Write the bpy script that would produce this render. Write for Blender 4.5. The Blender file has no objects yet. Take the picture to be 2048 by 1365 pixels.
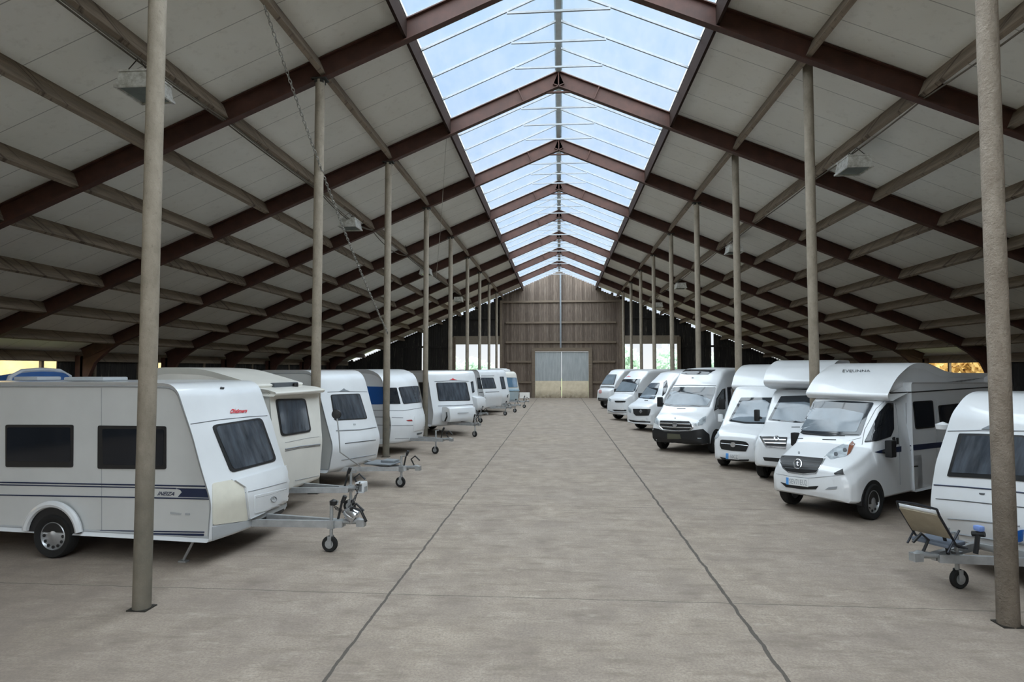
SUN_E, EXPO = 15.6, 0.0
import bpy, bmesh, math, random
from mathutils import Vector, Matrix
from mathutils.bvhtree import BVHTree
random.seed(7)
C = bpy.context.scene.collection
sc = bpy.context.scene

# ---------------------------------------------------------------- camera model (2048 x 1365)
FPX, CX, CY, HC = 1236.0, 1024.0, 682.5, 2.75
TH, PIT = math.atan(95/FPX), math.radians(2.57102)
FW = Vector((-math.sin(TH)*math.cos(PIT), math.cos(TH)*math.cos(PIT), math.sin(PIT)))
RT = Vector((math.cos(TH), math.sin(TH), 0))
UP = RT.cross(FW)
CAM = Vector((0, 0, HC))
def ray(x, y): return (FW + RT*((x-CX)/FPX) - UP*((y-CY)/FPX))
def un(x, y, z=None, Y=None, X=None):
    d = ray(x, y)
    if z is not None: t = (z-HC)/d.z
    elif Y is not None: t = Y/d.y
    else: t = X/d.x
    return CAM + d*t

# ---------------------------------------------------------------- mesh builder
class MB:
    def __init__(s): s.v = []; s.f = []
    def add(s, vs, fs):
        o = len(s.v); s.v += [Vector(p) for p in vs]; s.f += [tuple(i+o for i in f) for f in fs]; return s
    def box(s, c, d, M=None):
        c = Vector(c); vs = []
        for z in (-1, 1):
            for x, y in ((-1, -1), (1, -1), (1, 1), (-1, 1)):
                p = Vector((x*d[0]/2, y*d[1]/2, z*d[2]/2))
                if M is not None: p = M @ p
                vs.append(c+p)
        return s.add(vs, [(3, 2, 1, 0), (4, 5, 6, 7), (0, 1, 5, 4), (1, 2, 6, 5), (2, 3, 7, 6), (3, 0, 4, 7)])
    def bar(s, a, b, w, h, up=(0, 0, 1)):
        a = Vector(a); b = Vector(b); x = (b-a).normalized(); u = Vector(up)
        y = u.cross(x)
        if y.length < 1e-4: y = Vector((0, 1, 0)).cross(x)
        y.normalize(); z = x.cross(y)
        M = Matrix((x, y, z)).transposed()
        return s.box((a+b)/2, ((b-a).length, w, h), M)
    def tube(s, pts, r, n=8, cap=True):
        pts = [Vector(p) for p in pts]; rs = r if isinstance(r, (list, tuple)) else [r]*len(pts)
        vs = []; fs = []; prev = None
        for i, p in enumerate(pts):
            t = (pts[min(i+1, len(pts)-1)]-pts[max(i-1, 0)])
            t = t.normalized() if t.length > 1e-9 else Vector((0, 0, 1))
            if prev is None:
                a = Vector((0, 0, 1)) if abs(t.z) < .9 else Vector((1, 0, 0))
                u = a.cross(t).normalized()
            else:
                u = prev - t*prev.dot(t)
                u = u.normalized() if u.length > 1e-6 else prev
            prev = u; w = t.cross(u)
            for k in range(n):
                an = 2*math.pi*k/n
                vs.append(p + (u*math.cos(an)+w*math.sin(an))*rs[i])
        for i in range(len(pts)-1):
            for k in range(n):
                fs.append((i*n+k, i*n+(k+1) % n, (i+1)*n+(k+1) % n, (i+1)*n+k))
        if cap:
            fs.append(tuple(range(n-1, -1, -1))); fs.append(tuple((len(pts)-1)*n+k for k in range(n)))
        return s.add(vs, fs)
    def cyl(s, a, b, r, n=16): return s.tube([a, b], r, n)
    def lathe(s, prof, c, ax, n=24):
        # prof: list of (radius, along axis)
        c = Vector(c); ax = Vector(ax).normalized()
        a = Vector((0, 0, 1)) if abs(ax.z) < .9 else Vector((1, 0, 0))
        u = a.cross(ax).normalized(); w = ax.cross(u); vs = []; fs = []
        for r, t in prof:
            for k in range(n):
                an = 2*math.pi*k/n
                vs.append(c+ax*t+(u*math.cos(an)+w*math.sin(an))*max(r, 1e-4))
        for i in range(len(prof)-1):
            for k in range(n):
                fs.append((i*n+k, i*n+(k+1) % n, (i+1)*n+(k+1) % n, (i+1)*n+k))
        return s.add(vs, fs)
    def prism(s, poly, a, b):
        # poly: list of 3D points; a,b: offsets of the two caps
        n = len(poly); a = Vector(a); b = Vector(b)
        vs = [Vector(p)+a for p in poly]+[Vector(p)+b for p in poly]
        fs = [tuple(range(n-1, -1, -1)), tuple(range(n, 2*n))]
        fs += [(i, (i+1) % n, n+(i+1) % n, n+i) for i in range(n)]
        return s.add(vs, fs)
    def build(s, name, mat, parent=None, smooth=False, bevel=0, ang=40):
        me = bpy.data.meshes.new(name); me.from_pydata([tuple(p) for p in s.v], [], s.f)
        bm = bmesh.new(); bm.from_mesh(me)
        bmesh.ops.recalc_face_normals(bm, faces=bm.faces)
        if bevel:
            es = [e for e in bm.edges if len(e.link_faces) == 2 and e.calc_face_angle(0) > math.radians(50)]
            bmesh.ops.bevel(bm, geom=es, offset=bevel, segments=2, affect='EDGES', profile=.6, clamp_overlap=True)
        bm.to_mesh(me); bm.free()
        me.materials.append(mat)
        if smooth or bevel:
            for p in me.polygons: p.use_smooth = True
            try: me.set_sharp_from_angle(angle=math.radians(ang))
            except Exception: pass
        o = bpy.data.objects.new(name, me); C.objects.link(o)
        if parent is not None: o.parent = parent
        return o

def tag(o, label=None, cat=None, group=None, kind=None):
    if label: o['label'] = label
    if cat: o['category'] = cat
    if group: o['group'] = group
    if kind: o['kind'] = kind
    return o
def thing(name, label, cat, loc=(0, 0, 0), rotz=0, group=None):
    o = bpy.data.objects.new(name, None); C.objects.link(o)
    o.empty_display_size = .2
    o.location = loc; o.rotation_euler = (0, 0, rotz)
    return tag(o, label, cat, group)
def struct(o): o['kind'] = 'structure'; return o
def copy_tree(o, parent=None):
    c = o.copy(); C.objects.link(c); c.parent = parent
    for ch in list(o.children): copy_tree(ch, c)
    return c

# ---------------------------------------------------------------- materials
def lin(c):
    if isinstance(c, str):
        c = [int(c[i:i+2], 16)/255 for i in (0, 2, 4)]
        c = [x/12.92 if x <= .04045 else ((x+.055)/1.055)**2.4 for x in c]
    return (c[0], c[1], c[2], 1)
class NT:
    def __init__(s, name):
        s.m = bpy.data.materials.new(name); s.m.use_nodes = True
        s.t = s.m.node_tree; s.n = s.t.nodes; s.l = s.t.links
        s.b = s.n['Principled BSDF']; s.out = s.n['Material Output']
        s.co = s.n.new('ShaderNodeTexCoord').outputs['Object']
    def node(s, t, **k):
        n = s.n.new(t)
        for a, v in k.items():
            if a in n.inputs.keys() if hasattr(n, 'inputs') else False: s.set(n.inputs[a], v)
            else: setattr(n, a, v)
        return n
    def set(s, sock, v):
        if isinstance(v, bpy.types.NodeSocket): s.l.new(v, sock)
        else: sock.default_value = v
    def noise(s, scale, detail=4, rough=.55, co=None, stretch=None):
        co = co or s.co
        if stretch:
            mp = s.n.new('ShaderNodeMapping'); s.l.new(co, mp.inputs[0]); mp.inputs['Scale'].default_value = stretch; co = mp.outputs[0]
        n = s.n.new('ShaderNodeTexNoise'); s.l.new(co, n.inputs['Vector'])
        n.inputs['Scale'].default_value = scale; n.inputs['Detail'].default_value = detail; n.inputs['Roughness'].default_value = rough
        return n.outputs[0]
    def ramp(s, fac, stops):
        r = s.n.new('ShaderNodeValToRGB'); s.l.new(fac, r.inputs[0])
        e = r.color_ramp.elements
        while len(e) > 1: e.remove(e[0])
        e[0].position = stops[0][0]; e[0].color = lin(stops[0][1])
        for p, c in stops[1:]:
            x = e.new(p); x.color = lin(c)
        return r.outputs[0]
    def mix(s, fac, a, b, mode='MIX'):
        m = s.n.new('ShaderNodeMix'); m.data_type = 'RGBA'; m.blend_type = mode
        s.set(m.inputs[0], fac)
        for sock, v in ((m.inputs[6], a), (m.inputs[7], b)):
            s.set(sock, lin(v) if isinstance(v, (str, tuple, list)) else v)
        return m.outputs[2]
    def math(s, op, a, b=0.0, c=None):
        m = s.n.new('ShaderNodeMath'); m.operation = op
        s.set(m.inputs[0], a); s.set(m.inputs[1], b)
        if c is not None: s.set(m.inputs[2], c)
        return m.outputs[0]
    def xyz(s, co=None):
        n = s.n.new('ShaderNodeSeparateXYZ'); s.l.new(co or s.co, n.inputs[0]); return n.outputs
    def bump(s, h, strength=.3, dist=.02):
        b = s.n.new('ShaderNodeBump'); s.l.new(h, b.inputs['Height'])
        b.inputs['Strength'].default_value = strength; b.inputs['Distance'].default_value = dist
        s.l.new(b.outputs[0], s.b.inputs['Normal'])
    def fin(s, col, rough=.6, metal=0, spec=.5, coat=0):
        s.set(s.b.inputs['Base Color'], lin(col) if isinstance(col, (str, tuple, list)) else col)
        s.set(s.b.inputs['Roughness'], rough); s.set(s.b.inputs['Metallic'], metal)
        s.b.inputs['Specular IOR Level'].default_value = spec
        if coat: s.b.inputs['Coat Weight'].default_value = coat; s.b.inputs['Coat Roughness'].default_value = .06
        return s.m
_M = {}
def mat(name, col, rough=.6, metal=0, var=.12, scale=6, spec=.5, coat=0, bump=0, stretch=None):
    """plain procedural surface: colour broken up by soft noise"""
    if name in _M: return _M[name]
    t = NT(name); c = lin(col)
    d = tuple(x*(1-var) for x in c[:3]); l = tuple(min(1, x*(1+var*.6)) for x in c[:3])
    n = t.noise(scale, stretch=stretch)
    colr = t.ramp(n, [(.3, d), (.7, l)])
    if bump: t.bump(t.noise(scale*6, 3, stretch=stretch), bump, .01)
    _M[name] = t.fin(colr, rough, metal, spec, coat); return _M[name]
# ---------------------------------------------------------------- hall materials
def m_floor():
    t = NT('concrete'); x, y, z = t.xyz()
    big = t.noise(.35, 5, .6); med = t.noise(2.2, 6, .65, stretch=(1, .8, 1)); fine = t.noise(38, 3, .7)
    c = t.ramp(med, [(.25, '80766b'), (.5, '998d7f'), (.75, 'b0a495')])
    c = t.mix(t.ramp(big, [(.35, (0, 0, 0)), (.7, (.55, .55, .55))]), c, '938981')
    c = t.mix(t.ramp(fine, [(.4, (0, 0, 0)), (.62, (.6, .6, .6))]), c, '7a6f67')
    st = t.noise(1.1, 6, .7)
    c = t.mix(t.ramp(st, [(.5, (0, 0, 0)), (.7, (.6, .6, .6))]), c, '756a62')
    sk = t.noise(3.2, 7, .72, stretch=(.45, 1.7, 1))
    c = t.mix(t.ramp(sk, [(.5, (0, 0, 0)), (.66, (.55, .55, .55))]), c, '70665b')
    c = t.mix(t.ramp(t.noise(4.1, 6, .7, stretch=(.5, 1.5, 1)), [(.58, (0, 0, 0)), (.75, (.4, .4, .4))]), c, 'c9bfb0')
    # dusty soiling towards the parking strips
    sx = t.math('ABSOLUTE', x); d = t.math('MULTIPLY', t.math('SUBTRACT', sx, 3.2), .16)
    d = t.math('MINIMUM', t.math('MAXIMUM', d, 0), .45)
    d = t.math('MULTIPLY', d, t.math('ADD', t.noise(.9, 5, .6), .3))
    c = t.mix(d, c, '7a6f66')
    # tar filled slab joints
    wob = t.math('MULTIPLY', t.math('SUBTRACT', t.noise(3, 3), .5), .07)
    xw = t.math('ADD', x, wob); yw = t.math('ADD', y, wob)
    def line(v, at, w):
        a = t.math('ABSOLUTE', t.math('SUBTRACT', v, at)); return t.math('LESS_THAN', a, w)
    j = t.math('MAXIMUM', line(xw, -2.08, .017), line(xw, 2.0, .021))
    for at in (-10.3, 10.2): j = t.math('MAXIMUM', j, line(xw, at, .02))
    j2 = None
    for k in range(-3, 9):
        l = line(yw, 7.55+5.0*k, .011); j2 = l if j2 is None else t.math('MAXIMUM', j2, l)
    jj = t.math('MAXIMUM', t.math('MULTIPLY', j, .9), t.math('MULTIPLY', j2, .6))
    c = t.mix(jj, c, '4a4641')
    h = t.math('SUBTRACT', t.math('ADD', t.math('MULTIPLY', fine, .5), med), t.math('MULTIPLY', jj, .6))
    t.bump(h, .35, .02)
    return t.fin(c, .82, 0, .3)
def m_ceiling():
    t = NT('ceiling_board'); x, y, z = t.xyz()
    c = t.ramp(t.noise(.5, 4), [(.3, 'dcd9d0'), (.7, 'e6e4dc')])
    c = t.mix(t.ramp(t.noise(5, 5, .65), [(.55, (0, 0, 0)), (.8, (.3, .3, .3))]), c, 'a39d8f')
    f = t.math('FRACT', t.math('MULTIPLY', t.math('ADD', y, 40.6), 1/1.25))
    l = t.math('LESS_THAN', t.math('ABSOLUTE', t.math('SUBTRACT', f, .5)), .008)
    c = t.mix(t.math('MULTIPLY', l, .55), c, '4c4a45')
    return t.fin(c, .85, 0, .25)
def m_wood(name, a, b, dark, sx=1.0, axis='Z'):
    t = NT(name)
    geo = t.n.new('ShaderNodeNewGeometry').outputs['Random Per Island']
    st = {'Z': (9, 9, .7), 'Y': (9, .7, 9), 'X': (.7, 9, 9)}[axis]
    g = t.noise(2.2*sx, 6, .65, stretch=st)
    c = t.ramp(g, [(.25, a), (.75, b)])
    c = t.mix(t.math('MULTIPLY', geo, .65), c, dark)
    w = t.noise(1.3, 6, .7, stretch=st)
    c = t.mix(t.ramp(w, [(.58, (0, 0, 0)), (.74, (.5, .5, .5))]), c, 'a39c90')
    t.bump(g, .3, .01)
    return t.fin(c, .85, 0, .2)
def m_glazing():
    t = NT('skylight_sheet')
    n = t.noise(1.6, 5, .6, stretch=(1, .35, 1))
    tint = t.ramp(n, [(.3, (.86, .93, .98)), (.7, (.95, .98, 1))])
    tr = t.n.new('ShaderNodeBsdfTransparent'); t.l.new(tint, tr.inputs[0])
    tl = t.n.new('ShaderNodeBsdfTranslucent'); tl.inputs[0].default_value = (.85, .92, 1, 1)
    gl = t.n.new('ShaderNodeBsdfGlossy'); gl.inputs['Roughness'].default_value = .25
    mx = t.n.new('ShaderNodeMixShader'); mx.inputs[0].default_value = .02
    t.l.new(tr.outputs[0], mx.inputs[1]); t.l.new(tl.outputs[0], mx.inputs[2])
    m2 = t.n.new('ShaderNodeMixShader'); m2.inputs[0].default_value = .03
    t.l.new(mx.outputs[0], m2.inputs[1]); t.l.new(gl.outputs[0], m2.inputs[2])
    t.l.new(m2.outputs[0], t.out.inputs[0]); t.n.remove(t.b)
    return t.m
def m_steelbrown():
    t = NT('brown_steel')
    c = t.ramp(t.noise(3, 5, .6), [(.3, '3b251e'), (.7, '4f3128')])
    c = t.mix(t.ramp(t.noise(9, 5, .7), [(.6, (0, 0, 0)), (.75, (.5, .5, .5))]), c, '55392e')
    return t.fin(c, .6, 0, .4)
def m_column(name, a, b, rust, peel):  # rust: darker colour mixed in towards the bottom of the shaft
    t = NT(name); x, y, z = t.xyz()
    c = t.ramp(t.noise(7, 6, .65, stretch=(1, 1, .5)), [(.3, a), (.7, b)])
    low = t.math('MINIMUM', t.math('MAXIMUM', t.math('SUBTRACT', 1.15, t.math('MULTIPLY', z, .42)), 0), .75)  # colour gets darker towards the bottom of the shaft
    c = t.mix(t.math('MULTIPLY', low, t.math('ADD', t.noise(4, 5), .35)), c, rust)  # darker colour for the bottom
    c = t.mix(t.ramp(t.noise(22, 5, .7), [(.58, (0, 0, 0)), (.68, (.6, .6, .6))]), c, '6f665a')
    t.bump(t.noise(26, 5, .65), peel, .03)
    return t.fin(c, .75, 0, .3)
FLOOR = m_floor(); CEIL = m_ceiling(); GLAZE = m_glazing(); BROWN = m_steelbrown()
def m_purlin():
    t = NT('weathered_purlin_wood')
    g = t.noise(1.6, 6, .65, stretch=(8, .6, 8))
    c = t.ramp(g, [(.25, '6c6053'), (.75, '958777')])
    x, y, z = t.xyz()
    d = t.n.new('ShaderNodeCombineXYZ'); t.set(d.inputs[0], t.math('ADD', y, t.math('MULTIPLY', z, 1.4))); t.set(d.inputs[1], x)
    st = t.noise(4.5, 4, .7, co=d.outputs[0], stretch=(1, .25, 1))
    c = t.mix(t.ramp(st, [(.55, (0, 0, 0)), (.64, (.75, .75, .75))]), c, '443931')
    t.bump(g, .3, .01)
    return t.fin(c, .85, 0, .2)
PURLIN = m_purlin()
PLANK = m_wood('brown_cladding_boards', '5a4f47', '8a7c70', '4a4039')
DARKPLANK = m_wood('tarred_cladding_boards', '2c2b2b', '45423f', '232323')  # near-black boards, much darker than PLANK
RAILW = m_wood('rail_timber', '6b5f53', '8d8070', '6b5f53', axis='X')
COLM = m_column('dusty_galvanised_pipe', '7d7466', '978d7f', '55544c', .25)
COLR = m_column('flaking_pipe', '83776a', '9f9487', '4a4238', .9)
WHITEBAR = mat('white_aluminium', '979ca1', .6)
GREYMET = mat('grey_sheet_metal', '7d8388', .5, .2)
DARKMET = mat('dark_metal', '26241f', .6, .2)

# ---------------------------------------------------------------- hall geometry
RZ, SL = 11.02, .42                        # underside of roof: RZ - SL*|x|
def rz(x): return RZ - SL*abs(x)
XE, XC, XS = 18.3, 4.79, 3.02              # eave, column row, skylight edge
Y0, YG = -18.0, 51.875
FR = [1.875+5*k for k in range(0, 11)]     # frame 0 is behind / above the view

SC = 1.13                                  # the hall is laid out at SC = 1 and enlarged about the viewpoint height
m = MB(); m.box((0, 20, -.1), (2*XE*SC+.4, 84, .2)); FLO = struct(m.build('floor', FLOOR))
m = MB()
for s in (-1, 1):
    a, b = (s*XS, rz(XS)), (s*(XE+.3), rz(XE+.3))
    m.prism([(a[0], Y0, a[1]), (b[0], Y0, b[1]), (b[0], Y0, b[1]+.1), (a[0], Y0, a[1]+.1)], (0, 0, 0), (0, YG+.1-Y0, 0))
struct(m.build('ceiling', CEIL))
for k, s in ((1, -1), (2, 1)):
    m = MB(); a, b = (0, rz(0)+.05), (s*(XS+.1), rz(XS+.1)+.05)
    m.prism([(a[0], Y0, a[1]), (b[0], Y0, b[1]), (b[0], Y0, b[1]+.012), (a[0], Y0, a[1]+.012)], (0, 0, 0), (0, YG+.1-Y0, 0))
    struct(m.build('window_%d' % k, GLAZE))
# ridge board and the skylight edge beams
m = MB(); m.box((0, (Y0+YG)/2, RZ-.02), (.13, YG-Y0, .06)); m.box((0, (Y0+YG)/2, RZ+.09), (.2, YG-Y0, .02))
o = m.build('ridge_beam', mat('pale_ridge_metal', 'b6bbc0', .5, .1)); tag(o, 'grey ridge beam running along the top of the skylight', 'beam')
for s, w in ((-1, 'left'), (1, 'right')):
    m = MB(); m.box((s*(XS+.03), (Y0+YG)/2, rz(XS)-.19), (.06, YG-Y0, .44))
    o = m.build('skylight_kerb', mat('kerb_steel', '2e211c', .9, spec=.15))
    tag(o, 'dark steel kerb along the %s edge of the skylight' % w, 'beam', 'skylight edge beams')

ORD = ['first', 'second', 'third', 'fourth', 'fifth', 'sixth', 'seventh', 'eighth', 'ninth', 'tenth']
# steel roof frames
def ibeam(m, a, b, dep, fl=.17):
    a = Vector(a); b = Vector(b); d = (b-a).normalized(); up = Vector((0, 1, 0)).cross(d)
    if up.z < 0: up = -up
    hw = fl/2
    for t0, t1, w in ((0, .022, hw), (.022, dep-.022, .008), (dep-.022, dep, hw)):
        ps = [a-up*t0, b-up*t0, b-up*t1, a-up*t1]
        m.prism(ps, (0, -w, 0), (0, w, 0))
for k, Y in enumerate(FR[:10]):
    if k == 0: lab = 'dark brown steel roof frame above the camera, nearest of all'
    else: lab = 'dark brown steel roof frame carried by the %s pair of round columns from the camera' % ORD[k-1]
    t = thing('roof_frame', lab, 'roof frame', (0, Y, 0), 0, 'steel roof frames')
    for s in (-1, 1):
        m = MB(); ibeam(m, (0, 0, RZ-.015), (s*17.9, 0, rz(17.9)-.015), .41)
        m.build('rafter', BROWN, t)
        m = MB()
        hz = lambda x, e: rz(x)-.42-e
        m.prism([(s*16.2, 0, hz(16.2, 0)), (s*17.85, 0, hz(17.85, 0)+.1), (s*17.85, 0, 2.0), (s*17.6, 0, 2.3), (s*17.3, 0, hz(17.3, .36)), (s*16.8, 0, hz(16.8, .12))], (0, -.085, 0), (0, .085, 0))
        m.build('haunch', BROWN, t)
        m = MB(); m.box((s*17.9, 0, 1.6), (.3, .17, 3.3)); m.build('stanchion', BROWN, t)
        if k < 10:
            m = MB(); x = s*1.05
            m.box((x, 0, rz(x)-.22), (.025, .15, .37), Matrix.Rotation(s*math.atan(SL), 3, 'Y')); m.build('splice_plate', BROWN, t)
    m = MB(); m.box((0, 0, RZ-.23), (.03, .15, .42)); m.build('apex_plate', BROWN, t)
    m = MB(); m.bar((-.42, 0, RZ-.6), (.42, 0, RZ-.6), .07, .04); m.build('apex_tie', BROWN, t)
# white glazing bars: inverted V with a small collar tie
for k in range(0, 10):
    for q in range(4):
        Y = FR[k]+1.25*q
        if Y < 3: continue
        m = MB(); b = .055
        for s in (-1, 1):
            m.bar((0, Y, RZ-.005+.02), (s*XS, Y, rz(XS)-.005+.02), .042, .05)
        if q: m.bar((-1.12, Y, rz(1.12)-.03), (1.12, Y, rz(1.12)-.03), .04, .045)
        o = m.build('glazing_bar', WHITEBAR)
        where = 'lying on the' if q == 0 else ('one', 'two', 'three')[q-1]+(' place' if q == 1 else ' places')+' beyond the'
        fr = 'nearest' if k == 0 else ORD[k-1]+' column pair'
        tag(o, 'thin white skylight bar %s %s roof frame' % (where, fr+"'s" if k else 'nearest'), 'glazing bar', 'skylight glazing bars')
# purlins
PX = [4.79, 6.8, 8.35, 9.98, 11.6, 13.25, 15.0, 16.65]
for s, w in ((-1, 'left'), (1, 'right')):
    for i, x in enumerate(PX):
        m = MB(); R_ = Matrix.Rotation(s*math.atan(SL), 3, 'Y')
        y = Y0; rr = random.Random(i*7+s)
        ys = [Y0+.15, -13.1, -8.1, -3.1]+FR
        for a, b in zip(ys[:-1], ys[1:]):
            m.box((s*x, (a+b)/2, rz(x)-.185), (.1, b-a-.02, .34), R_)
        o = m.build('purlin', PURLIN)
        nm = 'running over the column row' if i == 0 else '%s one below the column row' % ORD[i-1]
        tag(o, 'weathered timber purlin on the %s roof slope, %s' % (w, nm), 'purlin', 'timber roof purlins')
    m = MB(); m.box((s*(XE-.15), (Y0+YG)/2, 3.2), (.12, YG-Y0, .36))
    o = m.build('eave_beam', PURLIN); tag(o, 'long timber eave beam above the openings on the %s side' % w, 'beam', 'eave beams')
# columns
def column(x, Y, mt, lab, r=.105, lean=0, ext=0):
    t = thing('steel_column', lab, 'column', (x, Y, 0), 0, 'round columns along the aisle')
    zt = HC+SC*(rz(x/SC)-.43-HC)+ext
    rr = random.Random(int(x*10+Y*100)); m = MB(); n = 24; N = 40
    vs = []
    for i in range(N+1):
        z = zt*i/N; rad = r*(1+rr.uniform(-.012, .012))
        vs.append((lean*(zt-z)/zt, 0, z, rad))
    m.tube([v[:3] for v in vs], [v[3] for v in vs], n); m.build('shaft', mt, t, True, ang=60)
    m = MB(); m.box((0, 0, zt-.01), (.34, .24, .035)); m.box((0, 0, zt-.06), (.2, .2, .07)); m.build('cap_plate', DARKMET, t, bevel=.005)
    m = MB(); m.box((lean, 0, .006), (.23, .21, .012)); m.build('base_plate', DARKMET, t)
    return t
cl = {1: 'in front of the large caravan with two side windows', 2: 'beside the cream caravan', 3: 'in front of the blue banded caravan',
      4: 'in front of the caravan with a gas locker', 5: 'just beyond the caravan with a gas locker', 6: 'left of the middle of the left doorway', 7: 'in the middle of the left doorway', 8: 'at the right side of the left doorway', 9: 'against the left end of the brown boards'}
cr = {1: 'rough and flaking, in front of the caravan with the folded chair', 2: 'behind the nearest white motorhome', 3: 'rising behind the compact white motorhome',
      4: 'rising behind the van with the roof window', 5: 'at the right side of the right doorway', 6: 'right of the middle of the right doorway', 7: 'in the middle of the right doorway', 8: 'left of the middle of the right doorway', 9: 'against the right end of the brown boards'}
# ---------------------------------------------------------------- gable wall
GAPS = [(-17.7, -15.1), (-8.6, -8.15), (-7.9, -7.2), (-6.2, -5.5), (3.45, 4.3), (4.5, 4.9), (5.5, 6.0), (7.3, 7.9), (8.15, 8.7), (10.8, 11.5), (14.4, 15.0)]
def boards(m, x0, x1, z0, zt, w=.2):
    x = x0; rr = random.Random(int(x0*10+z0))
    while x < x1-.01:
        b = min(x+w, x1); xm = (x+b)/2
        if not any(abs(xm-q) < w*.5 for q in (-11.6, 12.5)):
            zz = zt if zt else rz(max(abs(x), abs(b)))-(.2 if any(g[0] < xm < g[1] for g in GAPS) else .0)
            m.box((xm, YG+.05+rr.uniform(-.012, .012), (z0+zz)/2), (b-x-.012, .03, zz-z0)); m.box((xm, YG+.085, (z0+zz)/2), (b-x, .02, zz-z0))
        x = b
m = MB(); boards(m, -4.85, -2.31, 0, None); boards(m, -2.31, 2.71, 4.5, None); boards(m, 2.71, 5.05, 0, None)
struct(m.build('wall_back', PLANK))
m = MB(); boards(m, -18.3, -8.95, 0, None); boards(m, -8.95, -4.85, 5.5, None); boards(m, 5.05, 9.85, 5.5, None); boards(m, 9.85, 18.3, 0, None)
struct(m.build('wall_back', DARKPLANK))
m = MB()
m.box((-6.9, YG, 5.16), (4.1, .16, .7)); m.box((7.45, YG, 5.16), (4.8, .16, .7)); struct(m.build('trim_1', mat('doorway_lintel_timber', '8a8072', .8, bump=.2)))
n = 2
for (x0, x1, z) in ((-4.9, 5.0, 8.4), (-4.5, 4.7, 6.63), (-4.5, 4.7, 4.97), (-4.4, -2.35, 3.34), (2.75, 4.6, 3.34), (-3.4, -2.35, 1.62), (2.75, 3.6, 1.62), (-17.5, -9, 4.6), (9.9, 17.4, 4.6), (-13, -5, 7.0), (5.1, 13, 7.0)):
    m = MB(); m.box(((x0+x1)/2, YG-.03, z), (x1-x0, .12, .16)); struct(m.build('trim_%d' % n, RAILW if z > 1 and abs(x0+x1) < 9 else DARKPLANK)); n += 1
m = MB(); m.box((.1, YG-.1, 7.6), (.13, .1, 6.3)); o = m.build('gable_post', GREYMET); tag(o, 'grey steel post from the door lintel up to the ridge', 'post')
for s, x in ((-1, -4.9), (1, 5.1)):
    m = MB(); m.box((x, YG-.13, 4.3), (.2, .2, 8.4)); o = m.build('gable_post', RAILW)
    tag(o, 'timber wall post at the %s end of the brown gable boards' % ('left' if s < 0 else 'right'), 'post')
for s, x in ((-1, -8.9), (1, 9.8)):
    m = MB(); m.box((x, YG-.13, 2.7), (.28, .2, 5.4)); o = m.build('doorway_post', RAILW)
    tag(o, 'timber post on the outer side of the %s open doorway' % ('left' if s < 0 else 'right'), 'post')
# big double door
d = bpy.data.objects.new('door_1', None); C.objects.link(d); d.location = (0, YG-.04, 0); d['kind'] = 'structure'
STEELD = NT('blue_grey_profiled_steel'); _g = STEELD.noise(2, 4, stretch=(3, 3, .5))
STEELD = STEELD.fin(STEELD.ramp(_g, [(.3, '9aa0a2'), (.7, 'b0b5b6')]), .55, .1)
KICK = NT('scuffed_beige_panel'); _x, _y, _z = KICK.xyz()
_c = KICK.ramp(KICK.noise(2.5, 6, .65), [(.3, 'd2c4a8'), (.7, 'e6dac2')])
_d = KICK.math('MULTIPLY', KICK.math('MAXIMUM', KICK.math('SUBTRACT', .75, _z), 0), KICK.math('MULTIPLY', KICK.noise(3, 6, .7), 1.9))
KICK = KICK.fin(KICK.mix(_d, _c, '5c4d3c'), .8)
m = MB(); m.box((-2.18, 0, 2.1), (.27, .2, 4.2)); m.box((2.56, 0, 2.1), (.3, .2, 4.2)); m.box((.19, 0, 4.35), (5.05, .22, .32)); m.build('door_frame', RAILW, d)
for a, b in ((-2.04, .15), (.19, 2.4)):
    m = MB(); x = a; k = 0
    while x < b-.02:
        e = min(x+.13, b); m.box(((x+e)/2, (-.02 if k % 2 else .015), 2.95), (e-x+.004, .03, 2.44)); x = e; k += 1
    m.box(((a+b)/2, .04, 2.1), (b-a, .03, 4.1)); lf = m.build('door_leaf', STEELD, d)
    m = MB(); m.box(((a+b)/2, -.02, .88), (b-a-.01, .05, 1.7)); m.build('kick_panel', KICK, lf)
m = MB(); m.box((.1, -.06, 1.1), (.03, .03, .3)); m.build('door_handle', DARKMET, d)

# ---------------------------------------------------------------- side walls with their open strips
for s, w in ((-1, 'left'), (1, 'right')):
    m = MB(); x = s*XE
    y = Y0; rr = random.Random(3)
    while y < YG:
        m.box((x+rr.uniform(-.01, .01), y+.15, 1.05), (.05, .29, 2.1)); y += .3
    struct(m.build('wall_'+w, DARKPLANK))
    for q in range(int((YG-Y0)/2.5)):
        Y = Y0+1.0+2.5*q
        m = MB(); m.box((s*(XE-.06), Y, 1.6), (.1, .11, 3.2)); o = m.build('wall_post', RAILW)
        if Y < 12 or Y > 32: o['kind'] = 'structure'
        else: o['kind'] = 'structure'
m = MB()
for c_, d_ in (((-11.4, Y0+.05, 4.5), (13.8, .1, 9.4)), ((11.4, Y0+.05, 4.5), (13.8, .1, 9.4)), ((0, Y0+.05, 7.4), (9, .1, 3.6))): m.box(c_, d_)
struct(m.build('wall_front', DARKPLANK))  # unseen end wall, added with its gateway to limit light on camera-facing sides
# boarded-up bays on the left side
m = MB()
for a, b in ((21.2, 26.7), (28.3, 51.8)):
    y = a
    while y < b: m.box((-XE+.03, y+.15, 2.6), (.04, .29, 1.1)); y += .3
struct(m.build('wall_left', DARKPLANK))
m = MB()
for a, b in ((-18, 27.4), (32.2, 51.8)):
    y = a
    while y < b: m.box((XE-.03, y+.15, 2.6), (.04, .29, 1.1)); y += .3
struct(m.build('wall_right', DARKPLANK))

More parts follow.
